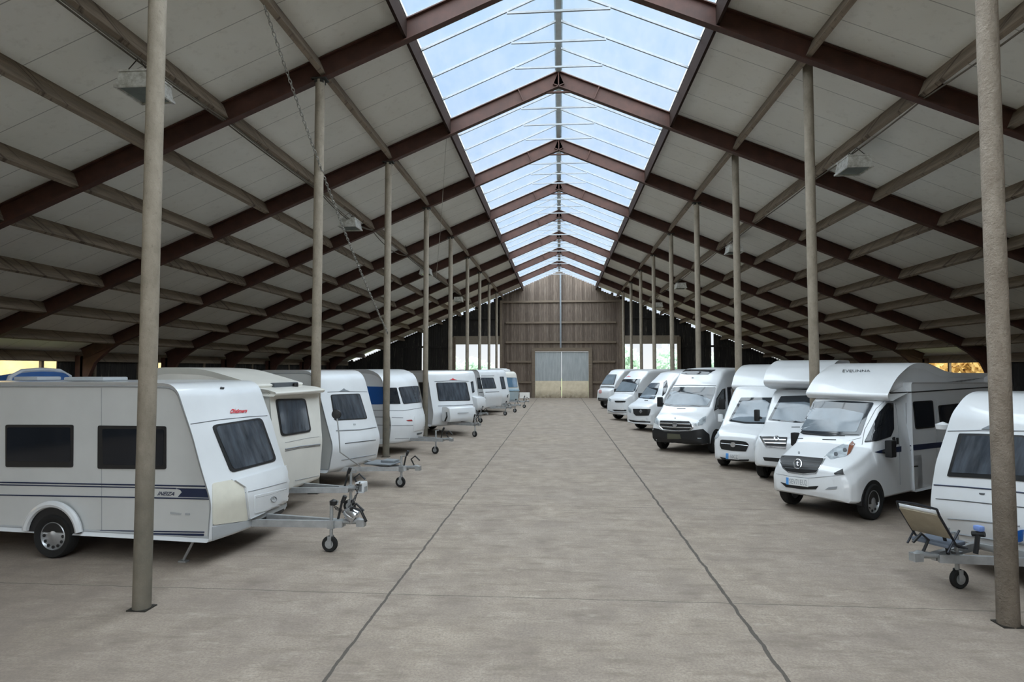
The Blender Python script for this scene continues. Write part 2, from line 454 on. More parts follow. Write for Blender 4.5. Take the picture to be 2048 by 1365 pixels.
# ---------------------------------------------------------------- hanging lamps, cables, chain
LAMPM = NT('stained_lamp_housing'); _c = LAMPM.ramp(LAMPM.noise(6, 6, .7), [(.35, 'a8a499'), (.6, 'e2e1dc')])
LAMPM = LAMPM.fin(_c, .5, .3)
LGLASS = mat('lamp_glass', '6f7672', .15, 0)
WIRE = mat('rusty_wire', '3a332c', .7, .3)
def lamp(px, py, side, lab, w=.56, l=.66, h=.26, hang=.4):
    xx = side*6.8; zt = rz(xx)-.36
    p = un(px, py, z=zt-hang-h/2)
    t0 = un(px, py, X=xx); Y = t0.y
    zc = t0.z
    t = thing('pendant_lamp', lab, 'hanging lamp', (xx, Y, zc-h/2), 0, 'box lamps hung from the purlins')
    m = MB(); hw, hl = w/2, l/2; tw, tl = hw*.86, hl*.9
    vs = [(-tw, -tl, h), (tw, -tl, h), (tw, tl, h), (-tw, tl, h), (-hw, -hl, .02), (hw, -hl, .02), (hw, hl, .02), (-hw, hl, .02)]
    m.add(vs, [(0, 1, 2, 3), (0, 4, 5, 1), (1, 5, 6, 2), (2, 6, 7, 3), (3, 7, 4, 0)])
    m.box((0, 0, h+.02), (tw*2+.03, tl*2+.03, .03))
    for q in ((-hw, 0, .02, l), (hw, 0, .02, l)): m.box((q[0], 0, .015), (.035, l+.03, .04))
    for q in (-hl, hl): m.box((0, q, .015), (w+.03, .035, .04))
    m.build('housing', LAMPM, t)
    m = MB(); m.box((0, 0, .03), (w-.05, l-.05, .012)); m.build('lamp_glass', LGLASS, t)
    zt2 = rz(xx)-.36-(zc-h/2)
    if zt2 > h+.1:
        for yy in (-tl*.75, tl*.75):
            m = MB()
            for x_ in (-tw*.8, tw*.8): m.tube([(x_, yy, h+.02), (0, yy*.8, zt2)], .008, 6)
            m.build('hanger_wire', WIRE, t)
    return t
for px, py, s, lab in ((291, 176, -1, 'stained grey box lamp partly behind the nearest left column'), (701, 450, -1, 'grey box lamp hung beside the long chain'),
                       (852, 545, -1, 'dark box lamp half hidden by the fourth left column'), (917, 600, -1, 'small far white lamp between the left columns'),
                       (1707, 332, 1, 'white box lamp hung alone under the right roof slope'), (1468, 500, 1, 'white box lamp half hidden by the third right column'),
                       (1361, 573, 1, 'pale box lamp between the fourth and fifth right columns'), (1316, 611, 1, 'small farthest white lamp by the right gable gap')):
    lamp(px, py, s, lab)
for s, w in ((-1, 'left'), (1, 'right')):
    for j, off in ((0, .0), (1, .07)):
        if s > 0 and j: continue
        m = MB(); pts = []
        rr = random.Random(5+s+j)
        ys = [3.0]+[FR[k] for k in range(1, 11)]
        for a, b in zip(ys[:-1], ys[1:]):
            sag = rr.choice((.03, .05, .05, .22 if s < 0 else .06))
            for i in range(8):
                u = i/8; pts.append((s*(6.8-off), a+(b-a)*u, rz(6.8)-.375-sag*4*u*(1-u)))
        m.tube(pts, .016, 6)
        o = m.build('cable', mat('dusty_cable', '5f574c', .8)); tag(o, 'dusty electric cable slung under the %s lamp purlin%s' % (w, ', on its aisle side' if j else ''), 'cable', 'cables under the purlins')
def chain():
    a = un(529, 12, X=-4.74); b = un(776, 668, X=-4.66)
    pts = []; L = (b-a).length
    N = int(L/.075)
    m = MB()
    for i in range(N):
        u = (i+.5)/N
        p = a.lerp(b, u); p.z -= .55*4*u*(1-u)*.5; p.x += .0
        d = (b-a).normalized(); q = Vector((1, 0, 0)); r = d.cross(q)
        s1, s2 = (q, r) if i % 2 else (r, q)
        ring = []
        for k in range(10):
            an = 2*math.pi*k/10
            ring.append(p+d*(.052*math.cos(an))+s1*(.024*math.sin(an)))
        ring.append(ring[0])
        m.tube(ring, .0075, 5, cap=False)
    o = m.build('chain', mat('galvanised_chain', '8d8a83', .45, .6), smooth=True)
    tag(o, 'long slack steel chain running from a left purlin down to the third column', 'chain')
chain()
m = MB(); a = un(893, 275, Y=FR[3]+.6); b = un(872, 560, X=-4.9); m.tube([a, a.lerp(b, .5)+Vector((.02, 0, -.1)), b], .008, 5)
o = m.build('cord', mat('pale_cord', 'b5b1a6', .8)); tag(o, 'thin pale cord hanging under the left roof slope', 'cord')
m = MB(); p = un(812, 500, X=-6.8)
m.tube([p+Vector((0, -.5, .55)), p+Vector((.05, -.25, .1)), p+Vector((.1, 0, -.35)), p+Vector((.1, .2, -.25)), p+Vector((.05, .3, .5))], .014, 6)
o = m.build('cable', WIRE); tag(o, 'loose cable loop dangling under the left lamp purlin', 'cable')


# ---------------------------------------------------------------- enlarge the hall and set the columns
def rescale(k):
    for o in list(C.objects):
        if o.parent or o == FLO: continue
        base = abs(o.location.z) < 1e-6 and o.type == 'EMPTY'
        if o.type == 'EMPTY':
            l = CAM+(Vector(o.location)-CAM)*k
            dz = l.z if base else 0
            if base: l.z = 0
            o.location = l
            for ch in [o]+list(o.children_recursive):
                if ch.type == 'MESH':
                    for v_ in ch.data.vertices:
                        v_.co = v_.co*k+Vector((0, 0, dz))
                        if base and v_.co.z < 0: v_.co.z = 0
        else:
            for v_ in o.data.vertices:
                v_.co = CAM+(v_.co-CAM)*k
                if v_.co.z < 0: v_.co.z = 0
rescale(SC)
RSIDE = {1: (4.80, 7.16), 2: (5.58, 14.06), 3: (5.60, 19.89)}
for k in range(1, 10):
    xl, yl = (-XC, FR[k]) if k == 1 else (-XC*SC, FR[k]*SC)
    column(xl, yl, COLM, 'dusty round steel column of the left row, '+cl[k], .098 if k == 1 else .105)
    xr_, yr_ = RSIDE.get(k, (XC*SC+.02, FR[k]*SC))
    column(xr_, yr_, COLR if k == 1 else COLM, ('' if k == 1 else 'dusty ')+'round steel column of the right row, '+cr[k], .105, 0, .47 if k in (2, 3) else 0)

# ---------------------------------------------------------------- outside
GRASS = mat('outside_ground', '7f8a5f', .9, 0, .3, .4)
m = MB(); m.box((0, 40, -.32), (240, 300, .2)); struct(m.build('ground', GRASS))
def leafy(name, lab, cat, loc, rx, ry, rzz, n, mt, group, trunk=True, seed=0, size=.35):
    t = thing(name, lab, cat, loc, 0, group); rr = random.Random(seed)
    blobs = [(rr.uniform(-.55, .55)*rx, rr.uniform(-.55, .55)*ry, rzz*(.9+rr.uniform(-.35, .55)), rr.uniform(.4, .62)) for _ in range(9)]
    m = MB()
    for i in range(n):
        b = rr.choice(blobs); u = Vector((rr.gauss(0, 1), rr.gauss(0, 1), rr.gauss(0, 1))).normalized()*(rr.random()**.35)
        p = Vector((b[0]+u.x*rx*b[3], b[1]+u.y*ry*b[3], b[2]+u.z*rzz*b[3]))
        if p.z < .1: p.z = .1+rr.random()*.4
        s = size*rr.uniform(.6, 1.3); q = Vector((rr.gauss(0, 1), rr.gauss(0, 1), rr.gauss(0, 1))).normalized(); w = q.orthogonal().normalized()
        w2 = q.cross(w)
        m.add([p+w*s, p+w2*s*.5, p-w*s, p-w2*s*.5], [(0, 1, 2, 3)])
    m.build('crown', mt, t)
    if trunk:
        m = MB(); m.tube([(0, 0, -.2), (.1, 0, rzz*.5), (0, .1, rzz*1.1)], [.22, .18, .08], 8); m.build('trunk', RAILW, t)
def leafmat(name, a, b):
    t = NT(name); g = t.n.new('ShaderNodeNewGeometry').outputs['Random Per Island']
    c = t.ramp(g, [(0, a), (1, b)]); t.fin(c, .6, 0, .3)
    tl = t.n.new('ShaderNodeBsdfTranslucent'); t.l.new(c, tl.inputs[0])
    mx = t.n.new('ShaderNodeMixShader'); mx.inputs[0].default_value = .45
    t.l.new(t.b.outputs[0], mx.inputs[1]); t.l.new(tl.outputs[0], mx.inputs[2]); t.l.new(mx.outputs[0], t.out.inputs[0])
    return t.m
LEAF = leafmat('pale_green_leaves', 'b4cdbd', 'e0efe4'); YEL = leafmat('yellowing_leaves', 'a8894a', 'd8b976')
k = 0
for x, y, hh, lab in ((-17, 88, 2.7, 'round pale tree outside the left doorway, left of its middle'), (-10.8, 86, 2.5, 'round pale tree outside the left doorway, in its middle'), (-5.0, 88, 2.8, 'pale bush outside the right edge of the left doorway'),
             (8.6, 84, 3.4, 'pale tree outside the left part of the right doorway'), (15.0, 82, 3.2, 'pale tree outside the right part of the right doorway'), (21.5, 88, 2.6, 'pale tree outside beyond the right doorway')):
    leafy('tree', lab, 'tree', (x, y, -.2), 2.7, 2.0, hh, 1500, LEAF, 'trees outside the gable', True, k); k += 1
STONE = mat('sunlit_sandstone', 'd9bd85', .9, 0, .25, 1.2, bump=.3)
m = MB(); m.box((-27, 26, 2.2), (.4, 54, 5.4))
o = m.build('garden_wall', STONE); tag(o, 'sunlit yellow sandstone wall seen through the left side opening', 'wall')
for i, y in enumerate((37.5, 41.2, 44.9, 48.6)):
    leafy('hedge_bush', 'golden bush seen through the right side opening, %s from the camera' % ORD[i], 'bush', (25.5, y, -.25), 1.9, 1.75, 2.9, 1500, YEL, 'golden bushes outside', True, 40+i, .25)

# ---------------------------------------------------------------- light and camera
w = bpy.data.worlds.new('sky'); sc.world = w; w.use_nodes = True
nt = w.node_tree; bg = nt.nodes['Background']
tc = nt.nodes.new('ShaderNodeTexCoord'); sp = nt.nodes.new('ShaderNodeSeparateXYZ'); nt.links.new(tc.outputs['Generated'], sp.inputs[0])
cr_ = nt.nodes.new('ShaderNodeValToRGB'); nt.links.new(sp.outputs[2], cr_.inputs[0])
e = cr_.color_ramp.elements; e[0].position = 0; e[0].color = (.95, .97, .96, 1); e[1].position = .12; e[1].color = (.66, .78, .93, 1)
x = e.new(.35); x.color = (.58, .71, .93, 1); x = e.new(.7); x.color = (.54, .74, .95, 1)
nz = nt.nodes.new('ShaderNodeTexNoise'); nz.inputs['Scale'].default_value = 5; nz.inputs['Detail'].default_value = 5; nt.links.new(tc.outputs['Generated'], nz.inputs['Vector'])
mx = nt.nodes.new('ShaderNodeMix'); mx.data_type = 'RGBA'; mr = nt.nodes.new('ShaderNodeMapRange'); nt.links.new(nz.outputs[0], mr.inputs[0])
mr.inputs[1].default_value = .5; mr.inputs[2].default_value = .75; mr.inputs[3].default_value = 0; mr.inputs[4].default_value = .5
nt.links.new(mr.outputs[0], mx.inputs[0]); nt.links.new(cr_.outputs[0], mx.inputs[6]); mx.inputs[7].default_value = (.8, .87, .95, 1)
nt.links.new(mx.outputs[2], bg.inputs[0]); bg.inputs[1].default_value = 1.0
def portal(name, loc, rot, sx, sy):
    l = bpy.data.lights.new(name, 'AREA'); l.shape = 'RECTANGLE'; l.size = sx; l.size_y = sy; l.cycles.is_portal = True
    o = bpy.data.objects.new(name, l); C.objects.link(o); o.location = loc; o.rotation_euler = rot
sun = bpy.data.lights.new('overcast_sun', 'SUN'); sun.energy = SUN_E; sun.angle = math.radians(148); sun.color = (1, .985, .96)
so = bpy.data.objects.new('overcast_sun', sun); C.objects.link(so); so.rotation_euler = (math.radians(24), math.radians(2), 0)
cam = bpy.data.cameras.new('camera'); cam.sensor_width = 36; cam.lens = FPX*36/2048; cam.clip_end = 500; cam.clip_start = .05
co = bpy.data.objects.new('camera', cam); C.objects.link(co)
co.matrix_world = Matrix((RT, UP, -FW)).transposed().to_4x4(); co.location = CAM
sc.camera = co
vs = sc.view_settings; vs.view_transform = 'Standard'; vs.look = 'None'; vs.gamma = 1; vs.use_curve_mapping = False; vs.exposure = EXPO
sc.cycles.max_bounces = 8; sc.cycles.diffuse_bounces = 5; sc.cycles.glossy_bounces = 4; sc.cycles.transparent_max_bounces = 8
sc.cycles.use_denoising = True; sc.cycles.caustics_reflective = False; sc.cycles.caustics_refractive = False
# ================================================================ vehicles
WHITE = mat('white_gelcoat', 'd6d9dc', .28, 0, .04, 2, coat=.5)
SIDEW = mat('white_ribbed_sheet', 'c2c4c3', .42, 0, .06, 1.5)
CREAM = mat('cream_paint', 'd9d7d0', .38, 0, .06, 2, coat=.3)
YELLW = mat('yellowed_plastic', 'cfccbf', .5, 0, .08, 4)
GREYP = mat('grey_plastic', 'a4a8ab', .5, 0, .06, 3)
PALEB = mat('pale_blue_paint', 'a9bfca', .35, 0, .08, 2, coat=.3)
GLASS = mat('dark_tinted_glass', '20242a', .06, 0, .25, 1.2, spec=.7)
FGLASS = mat('front_window_glass_with_curtains', '454b53', .07, 0, .55, 1.6, spec=.7, stretch=(1, 4, 1))  # mottled pale colour imitates reflections, along with curtains behind the glass
SCREEN = mat('windscreen_with_pale_blind', '727d86', .1, 0, .3, 1.0, spec=.7)  # grey colour stands for the skylight's reflection as well as blinds
BLACKP = mat('black_plastic', '141517', .5, 0, .15, 4)
RUBBER = mat('tyre_rubber', '121212', .85, 0, .2, 8)
NAVY = mat('navy_decal', '182544', .4, 0, .06, 4)
BLUE = mat('blue_decal', '0f4f97', .4, 0, .06, 4)
CHROME = mat('chrome', 'c9ccd0', .18, .9, .05, 4)
ALLOY = mat('wheel_alloy', 'b4b7ba', .35, .7, .1, 6)
GALV = mat('galvanised_steel', 'a9acae', .4, .6, .18, 8)
LAMPC = mat('clear_lamp_glass', 'b9c2c8', .12, .2, .35, 9, spec=.8)
AMBER = mat('amber_lens', '7a4a33', .2, 0, .2, 8)
REDL = mat('red_lens', '9b3436', .2, 0, .2, 8)
RED = mat('red_lettering', 'c3222e', .4, 0, .05, 8)
SEAM = mat('panel_seam', '8a8e92', .6, 0, .1, 4)
DSEAM = mat('dark_seam', '4c5054', .6, 0, .1, 4)
PLATE = mat('number_plate_white', 'd8dadb', .4, 0, .03, 4)
PLATEB = mat('number_plate_blue', '4f93d6', .4, 0, .05, 4)
INK = mat('grey_lettering', '8d959b', .5, 0, .05, 4)
DINK = mat('dark_lettering', '3d4348', .5, 0, .05, 4)

def smoothstep(a, b, x):
    t = max(0, min(1, (x-a)/(b-a))); return t*t*(3-2*t)
def round_poly(pts, n=6):
    """2D polygon [(x, z, r)] with filleted corners"""
    out = []; N = len(pts)
    for i in range(N):
        p = Vector(pts[i][:2]); r = pts[i][2] if len(pts[i]) > 2 else 0
        a = Vector(pts[i-1][:2]); b = Vector(pts[(i+1) % N][:2])
        if r <= 0: out.append(p); continue
        da = (a-p); db = (b-p); t = min(r, da.length*.48, db.length*.48)
        s = p+da.normalized()*t; e = p+db.normalized()*t
        for k in range(n+1):
            u = k/n; out.append(s*(1-u)**2+p*2*u*(1-u)+e*u*u)
    return out
def densify(loop, step):
    out = []; N = len(loop)
    for i in range(N):
        a = loop[i]; b = loop[(i+1) % N]; k = max(1, int(math.ceil((b-a).length/step)))
        for j in range(k): out.append(a.lerp(b, j/k))
    return out
def inset_loop(loop, d):
    out = []; N = len(loop); area = sum(loop[i].x*loop[(i+1) % N].y-loop[(i+1) % N].x*loop[i].y for i in range(N))
    sg = 1 if area > 0 else -1
    for i in range(N):
        t = (loop[(i+1) % N]-loop[i-1]); t = t.normalized() if t.length > 1e-9 else Vector((1, 0))
        out.append(loop[i]+Vector((-t.y, t.x))*d*sg)
    return out
def shell(prof, W, e=.06, bulge=.0, xb=-.9, step=.16, taper=0):
    """body made by sweeping a side profile across the width with rolled edges; front may be bowed in plan"""
    loop = densify(round_poly(prof), step); st = []
    for k in range(5):
        a = math.pi/2*k/4; st.append((-W/2+e*(1-math.sin(a)), e*(1-math.cos(math.pi/2-a)) if False else e*(1-math.cos(math.pi/2*(1-k/4)))))
    m_ = 10
    for k in range(1, m_): st.append((-W/2+e+(W-2*e)*k/m_, 0))
    st = st+[(-y, i) for y, i in reversed(st[:5])]
    # order: first station is the flat side with full inset
    st2 = []
    for j, (y, i) in enumerate(st): st2.append((y, i))
    vs = []; N = len(loop); fs = []
    for y, ins in st2:
        lp = inset_loop(loop, ins) if ins > 1e-6 else loop
        for p in lp:
            w = smoothstep(xb, 0, p.x)
            yy = y*(1-taper*w)
            vs.append((p.x-bulge*w*(2*y/W)**2, yy, p.y))
    for j in range(len(st2)-1):
        for i in range(N):
            fs.append((j*N+i, j*N+(i+1) % N, (j+1)*N+(i+1) % N, (j+1)*N+i))
    fs.append(tuple(range(N))); fs.append(tuple((len(st2)-1)*N+i for i in range(N-1, -1, -1)))
    m = MB(); m.add(vs, fs)
    m.edge = [vs[i] for i in range(N)]          # right-hand (y<0) outline of the flat side
    return m
def loft(keys, sub=4):
    """keys: (x, zb, zt, wb, wm, zm, wt, r) from the nose backwards"""
    ks = []
    for a, b in zip(keys[:-1], keys[1:]):
        for k in range(sub): ks.append([p+(q-p)*k/sub for p, q in zip(a, b)])
    ks.append(list(keys[-1]))
    vs = []; fs = []; n = 0
    for x, zb, zt, wb, wm, zm, wt, r in ks:
        zm = min(zm, zb+(zt-zb)*.75)
        r = min(r, (zt-zm)*.8, wt*.9)
        h = [(0, zb), (wb*.5, zb), (wb-.04, zb), (wb, zb+.04)]
        for k in range(1, 5):
            u = k/4; h.append((wb+(wm-wb)*math.sin(u*math.pi/2), zb+.04+(zm-zb-.04)*u))
        zt2 = zt-r
        for k in range(1, 5):
            u = k/4; h.append((wm+(wt-wm)*u**1.3, zm+(zt2-zm)*u))
        for k in range(1, 5):
            a = math.pi/2*k/4; h.append((wt-r*.9*(1-math.cos(a)), zt2+r*.96*math.sin(a)))
        w2 = wt-r*.9
        h += [(w2*.6, zt-r*.04+.02*min(1, r*8)), (0, zt-r*.04+.03*min(1, r*8))]
        full = h+[(-y, z) for y, z in reversed(h[1:-1])]
        n = len(full); vs += [(x, y, z) for y, z in full]
    S = len(ks)
    for j in range(S-1):
        for i in range(n): fs.append((j*n+i, j*n+(i+1) % n, (j+1)*n+(i+1) % n, (j+1)*n+i))
    fs.append(tuple(range(n-1, -1, -1))); fs.append(tuple((S-1)*n+i for i in range(n)))
    m = MB(); m.add(vs, fs); return m

class Veh:
    def __init__(s, name, lab, cat, loc, deg, group=None, k=1):
        s.loc = Vector((loc[0], loc[1], 0)); s.a = math.radians(deg)
        s.root = thing(name, lab, cat, s.loc, s.a, group)
        s.root.scale = (k, k, k)
        s.M = Matrix.Translation(s.loc) @ Matrix.Rotation(s.a, 4, 'Z') @ Matrix.Scale(k, 4); s.I = s.M.inverted(); s.bv = {}
    def shell(s, name, m, mt, parent=None, ang=35):
        o = m.build(name, mt, parent or s.root, True, ang=ang)
        s.track(o); return o
    def track(s, o):
        bm = bmesh.new(); bm.from_mesh(o.data); bm.transform(s.M); bmesh.ops.triangulate(bm, faces=bm.faces)
        s.bv[o.name] = BVHTree.FromBMesh(bm); bm.free()
    def hit(s, x, y, on=None):
        d = ray(x, y).normalized(); best = None
        for k, b in s.bv.items():
            if on and k not in on: continue
            l, n, i, t = b.ray_cast(CAM, d)
            if l is not None and (best is None or t < best[2]):
                if n.dot(d) > 0: n = -n
                best = (l, n, t)
        return best
    def hitc(s, x, y, cx, cy, on=None):
        for k in range(30):
            h = s.hit(x, y, on)
            if h: return h
            x += (cx-x)*.06; y += (cy-y)*.06
        return None
    def patch(s, name, mt, poly, th=.008, rnd=3, parent=None, rings=6, on=None, label=None):
        pts = [Vector(p[:2]) for p in poly]
        if rnd > 0: pts = round_poly([(p.x, p.y, rnd) for p in pts], 3)
        xs = [p.x for p in pts]; ys = [p.y for p in pts]; size = max(max(xs)-min(xs), max(ys)-min(ys))
        pts = densify(pts, max(size/14, .8)); n = len(pts)
        c = sum(pts, Vector((0, 0)))/n
        # area centroid keeps fans well inside
        A = 0; cx = cy = 0
        for i in range(n):
            p, q = pts[i], pts[(i+1) % n]; k = p.x*q.y-q.x*p.y; A += k; cx += (p.x+q.x)*k; cy += (p.y+q.y)*k
        if abs(A) > 1e-6: c = Vector((cx/(3*A), cy/(3*A)))
        vs = []; fs = []; base = []
        for r in range(rings):
            u = 1-r/rings
            for p in pts:
                q = c+(p-c)*u; h = s.hitc(q.x, q.y, c.x, c.y, on)
                if not h: print('MISS', name, q); return None
                if r == 0: base.append(s.I @ (h[0]-h[1]*.006))
                vs.append(s.I @ (h[0]+h[1]*th))
        h = s.hitc(c.x, c.y, c.x, c.y, on)
        if not h: return None
        vs.append(s.I @ (h[0]+h[1]*th)); ci = len(vs)-1
        for r in range(rings-1):
            for i in range(n): fs.append((r*n+i, r*n+(i+1) % n, (r+1)*n+(i+1) % n, (r+1)*n+i))
        for i in range(n): fs.append(((rings-1)*n+i, (rings-1)*n+(i+1) % n, ci))
        b0 = len(vs); vs += base
        for i in range(n): fs.append((b0+i, b0+(i+1) % n, (i+1) % n, i))
        m = MB(); m.add(vs, fs); o = m.build(name, mt, parent or s.root, True, ang=30)
        if label: o['label'] = label
        return o
    def window(s, poly, inner=None, name='window', gl=None, parent=None, fr=None, rnd=4, shrink=.9, th=.012, on=None):
        o = s.patch(name, fr or BLACKP, poly, th, rnd, parent, on=on)
        if o is None: return None
        if inner is None:
            c = sum((Vector(p) for p in poly), Vector((0, 0)))/len(poly)
            inner = [tuple(c+(Vector(p)-c)*shrink) for p in poly]
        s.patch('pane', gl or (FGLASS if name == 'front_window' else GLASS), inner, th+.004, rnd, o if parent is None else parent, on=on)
        return o
    def line(s, pts, mt, w=.012, name='seam', parent=None, on=None, flat=True):
        out = []
        for a, b in zip(pts[:-1], pts[1:]):
            k = max(2, int(math.hypot(b[0]-a[0], b[1]-a[1])/6))
            for j in range(k+1):
                if j == 0 and out: continue
                x = a[0]+(b[0]-a[0])*j/k; y = a[1]+(b[1]-a[1])*j/k; h = s.hit(x, y, on)
                if h: out.append(s.I @ (h[0]+h[1]*.001))
        if len(out) < 2: return None
        m = MB(); m.tube(out, w/2, 6); return m.build(name, mt, parent or s.root, True)
    def text(s, body, quad, mt, name='lettering', parent=None, shear=0, th=.012, on=None, bold=0):
        cu = bpy.data.curves.new('t', 'FONT'); cu.body = body; cu.shear = shear; cu.resolution_u = 2; cu.offset = bold
        to = bpy.data.objects.new('t', cu); C.objects.link(to); bpy.context.view_layer.update()
        me = bpy.data.meshes.new_from_object(to.evaluated_get(bpy.context.evaluated_depsgraph_get()))
        bpy.data.objects.remove(to); bpy.data.curves.remove(cu)
        xs = [v.co.x for v in me.vertices]; ys = [v.co.y for v in me.vertices]
        x0, x1, y0, y1 = min(xs), max(xs), min(ys), max(ys)
        q = [Vector(p) for p in quad]  # top-left, top-right, bottom-right, bottom-left
        cc = sum(q, Vector((0, 0)))/4
        for v in me.vertices:
            u = (v.co.x-x0)/(x1-x0); w = (v.co.y-y0)/(y1-y0)
            p = q[3].lerp(q[2], u).lerp(q[0].lerp(q[1], u), w); h = s.hitc(p.x, p.y, cc.x, cc.y, on)
            if not h: return None
            v.co = s.I @ (h[0]+h[1]*th)
        me.materials.clear(); me.materials.append(mt); me.name = name
        o = bpy.data.objects.new(name, me); C.objects.link(o); o.parent = parent or s.root; return o
    def ring(s, cx, cy, rx, ry, mt, w=.02, name='emblem', parent=None, on=None):
        pts = []
        for k in range(19):
            a = 2*math.pi*k/18; h = s.hitc(cx+rx*math.cos(a), cy+ry*math.sin(a), cx, cy, on)
            if h: pts.append(s.I @ (h[0]+h[1]*.014))
        if len(pts) < 5: return None
        m = MB(); m.tube(pts, w/2, 6, cap=False); return m.build(name, mt, parent or s.root, True)
    def wheel(s, x, y, r=.33, w=.2, spokes=10, hub=None):
        sg = 1 if y > 0 else -1; c = (x, y, r); ax = (0, sg, 0)
        m = MB(); m.lathe([(r*.62, -w/2), (r*.9, -w/2), (r, -w*.36), (r, w*.36), (r*.93, w/2), (r*.72, w*.46), (r*.62, w*.3)], c, ax, 32)
        t = m.build('wheel', RUBBER, s.root, True)
        m = MB(); m.lathe([(r*.63, -w*.3), (r*.66, w*.34), (r*.62, w*.4), (r*.56, w*.25), (r*.3, w*.3), (r*.16, w*.42), (.001, w*.42)], c, ax, 32)
        m.build('rim', hub or ALLOY, t, True)
        m = MB()
        for k in range(spokes):
            a = 2*math.pi*k/spokes; p = Vector((x+math.cos(a)*r*.5, y+sg*w*.29, r+math.sin(a)*r*.5))
            m.lathe([(r*.075, -.004), (r*.075, .006), (.001, .008)], p, ax, 8)
        m.build('rim_slot', BLACKP, t)
        return t
    def arch(s, x, y, r, zb, w=.03, mt=None, name='wheel_arch'):
        pts = []; n = 20
        a0 = math.asin(max(-1, min(1, (zb-.34)/r)))
        for k in range(n+1):
            a = a0+(math.pi-2*a0)*k/n; pts.append((x+r*math.cos(a), 0, .34+r*math.sin(a)))
        sg = 1 if y > 0 else -1
        m = MB(); m.prism(pts, (0, y-sg*.25, 0), (0, y+sg*w, 0)); return m.build(name, mt or BLACKP, s.root)
    def mirror(s, x, y, z, mt=BLACKP, w=.16, h=.26, d=.14, arm=.16):
        sg = 1 if y > 0 else -1
        m = MB(); m.bar((x-.02, y, z-.04), (x, y+sg*arm, z), .05, .06); m.box((x, y+sg*(arm+w/2), z+.04), (d, w, h))
        o = m.build('side_mirror', mt, s.root, True, bevel=.03); return o
    def drawbar(s, L=1.25, z=.42, x0=-.05, wj=.0, jr=.12, mtx=GALV, cover=True, half=.5, jx=.82):
        for sg in (-1, 1):
            m = MB(); m.bar((x0-.5, sg*half, z), (L-.3, sg*.04, z), .06, .1); m.build('drawbar', mtx, s.root)
        m = MB(); hh = half*(1-(L*.4-x0+.5)/(L-.3-x0+.5))+.03; m.bar((L*.4, -hh, z-.01), (L*.4, hh, z-.01), .05, .05); m.build('drawbar_brace', mtx, s.root)
        m = MB(); m.tube([(L-.5, 0, z+.02), (L-.2, 0, z+.03), (L-.05, 0, z+.05), (L, 0, z+.03)], [.035, .04, .05, .045], 12)
        m.box((L-.02, 0, z+.02), (.12, .1, .1)); o = m.build('tow_hitch', mtx, s.root, True)
        m = MB(); m.tube([(L-.12, .0, z+.08), (L-.2, 0, z+.22), (L-.1, 0, z+.3), (L+.02, 0, z+.2)], .018, 8); m.build('hitch_handle', BLACKP, o, True)
        m = MB(); m.tube([(L-.42, .06, z+.04), (L-.36, .06, z+.3), (L-.33, .06, z+.36)], .02, 8); m.tube([(L-.35, .06, z+.3), (L-.31, .06, z+.4)], .035, 8); m.build('hand_brake', BLACKP, s.root, True)
        y = wj; x = jx
        m = MB(); m.tube([(x, y, .2), (x, y, z+.3)], .026, 10); m.tube([(x, y, z+.3), (x+.1, y, z+.3), (x+.1, y, z+.36)], .012, 6); m.box((x, y, z), (.1, .08, .12))
        for sg in (-1, 1): m.box((x-.01, y+sg*.045, .17), (.06, .008, .14))
        st = m.build('jockey_stem', mtx, s.root, True)
        m = MB(); m.lathe([(jr*.55, -.032), (jr*.9, -.034), (jr, -.02), (jr, .02), (jr*.9, .034), (jr*.55, .032)], (x-.02, y, jr), (0, 1, 0), 24); w = m.build('jockey_wheel', RUBBER, s.root, True)
        m = MB(); m.lathe([(.001, -.026), (jr*.56, -.03), (jr*.56, .03), (.001, .026)], (x-.02, y, jr), (0, 1, 0), 20); m.build('hub', GALV, w, True)
    def steady(s, x, y, z=.36, dx=-.25):
        m = MB(); m.tube([(x, y, z), (x+dx, y, .03)], .02, 8); m.box((x+dx, y, .012), (.12, .08, .02)); m.build('corner_steady', GALV, s.root)
    def local_px(s, pts, y):
        """pixels seen on the vehicle's own vertical plane y=const -> local (x, z)"""
        o = s.I @ CAM; out = []
        for p in pts:
            d = s.I.to_3x3() @ ray(p[0], p[1]); t = (y-o.y)/d.y; q = o+d*t; out.append((q.x, q.z)+tuple(p[2:]))
        return out
def origin_from(corner, deg, lx, ly):
    a = math.radians(deg); d = Vector((math.cos(a), math.sin(a))); l = Vector((-math.sin(a), math.cos(a)))
    return Vector(corner)-d*lx-l*ly
# ---------------------------------------------------------------- left row: caravans
def cprof(L, zb, zk, zt, lean, rr=.45, kn=.16, back=.12):
    return [(-L, zb+.1, .1), (-L+.1, zb, .05), (-.12, zb, .12), (0, zk, kn), (-lean, zt, rr), (-L+.12, zt-.04, .3), (-L, zt-.7, .3)]
def caravan(lab, corner, deg, W, prof, bulge=.12, e=.07, mt=WHITE, side=None, axle=-2.4, zb=.4, taper=0, wheels=True, name='caravan'):
    o = origin_from(corner, deg, -bulge, -W/2)
    v = Veh(name, lab, 'caravan', o, deg, 'parked caravans'); v.W = W
    m = shell(prof, W, e, bulge, taper=taper); v.edge = m.edge
    v.shell('body', m, mt)
    if wheels:
        for sg in (-1, 1):
            v.arch(axle, sg*(W/2-.012), .39, zb); v.wheel(axle, sg*(W/2-.1), .32, .19)
    m = MB(); m.box((axle-.2, 0, zb-.02), (2.6, W*.6, .12)); m.box((axle, 0, .32), (.08, W-.3, .08)); m.build('chassis', BLACKP, v.root)
    return v
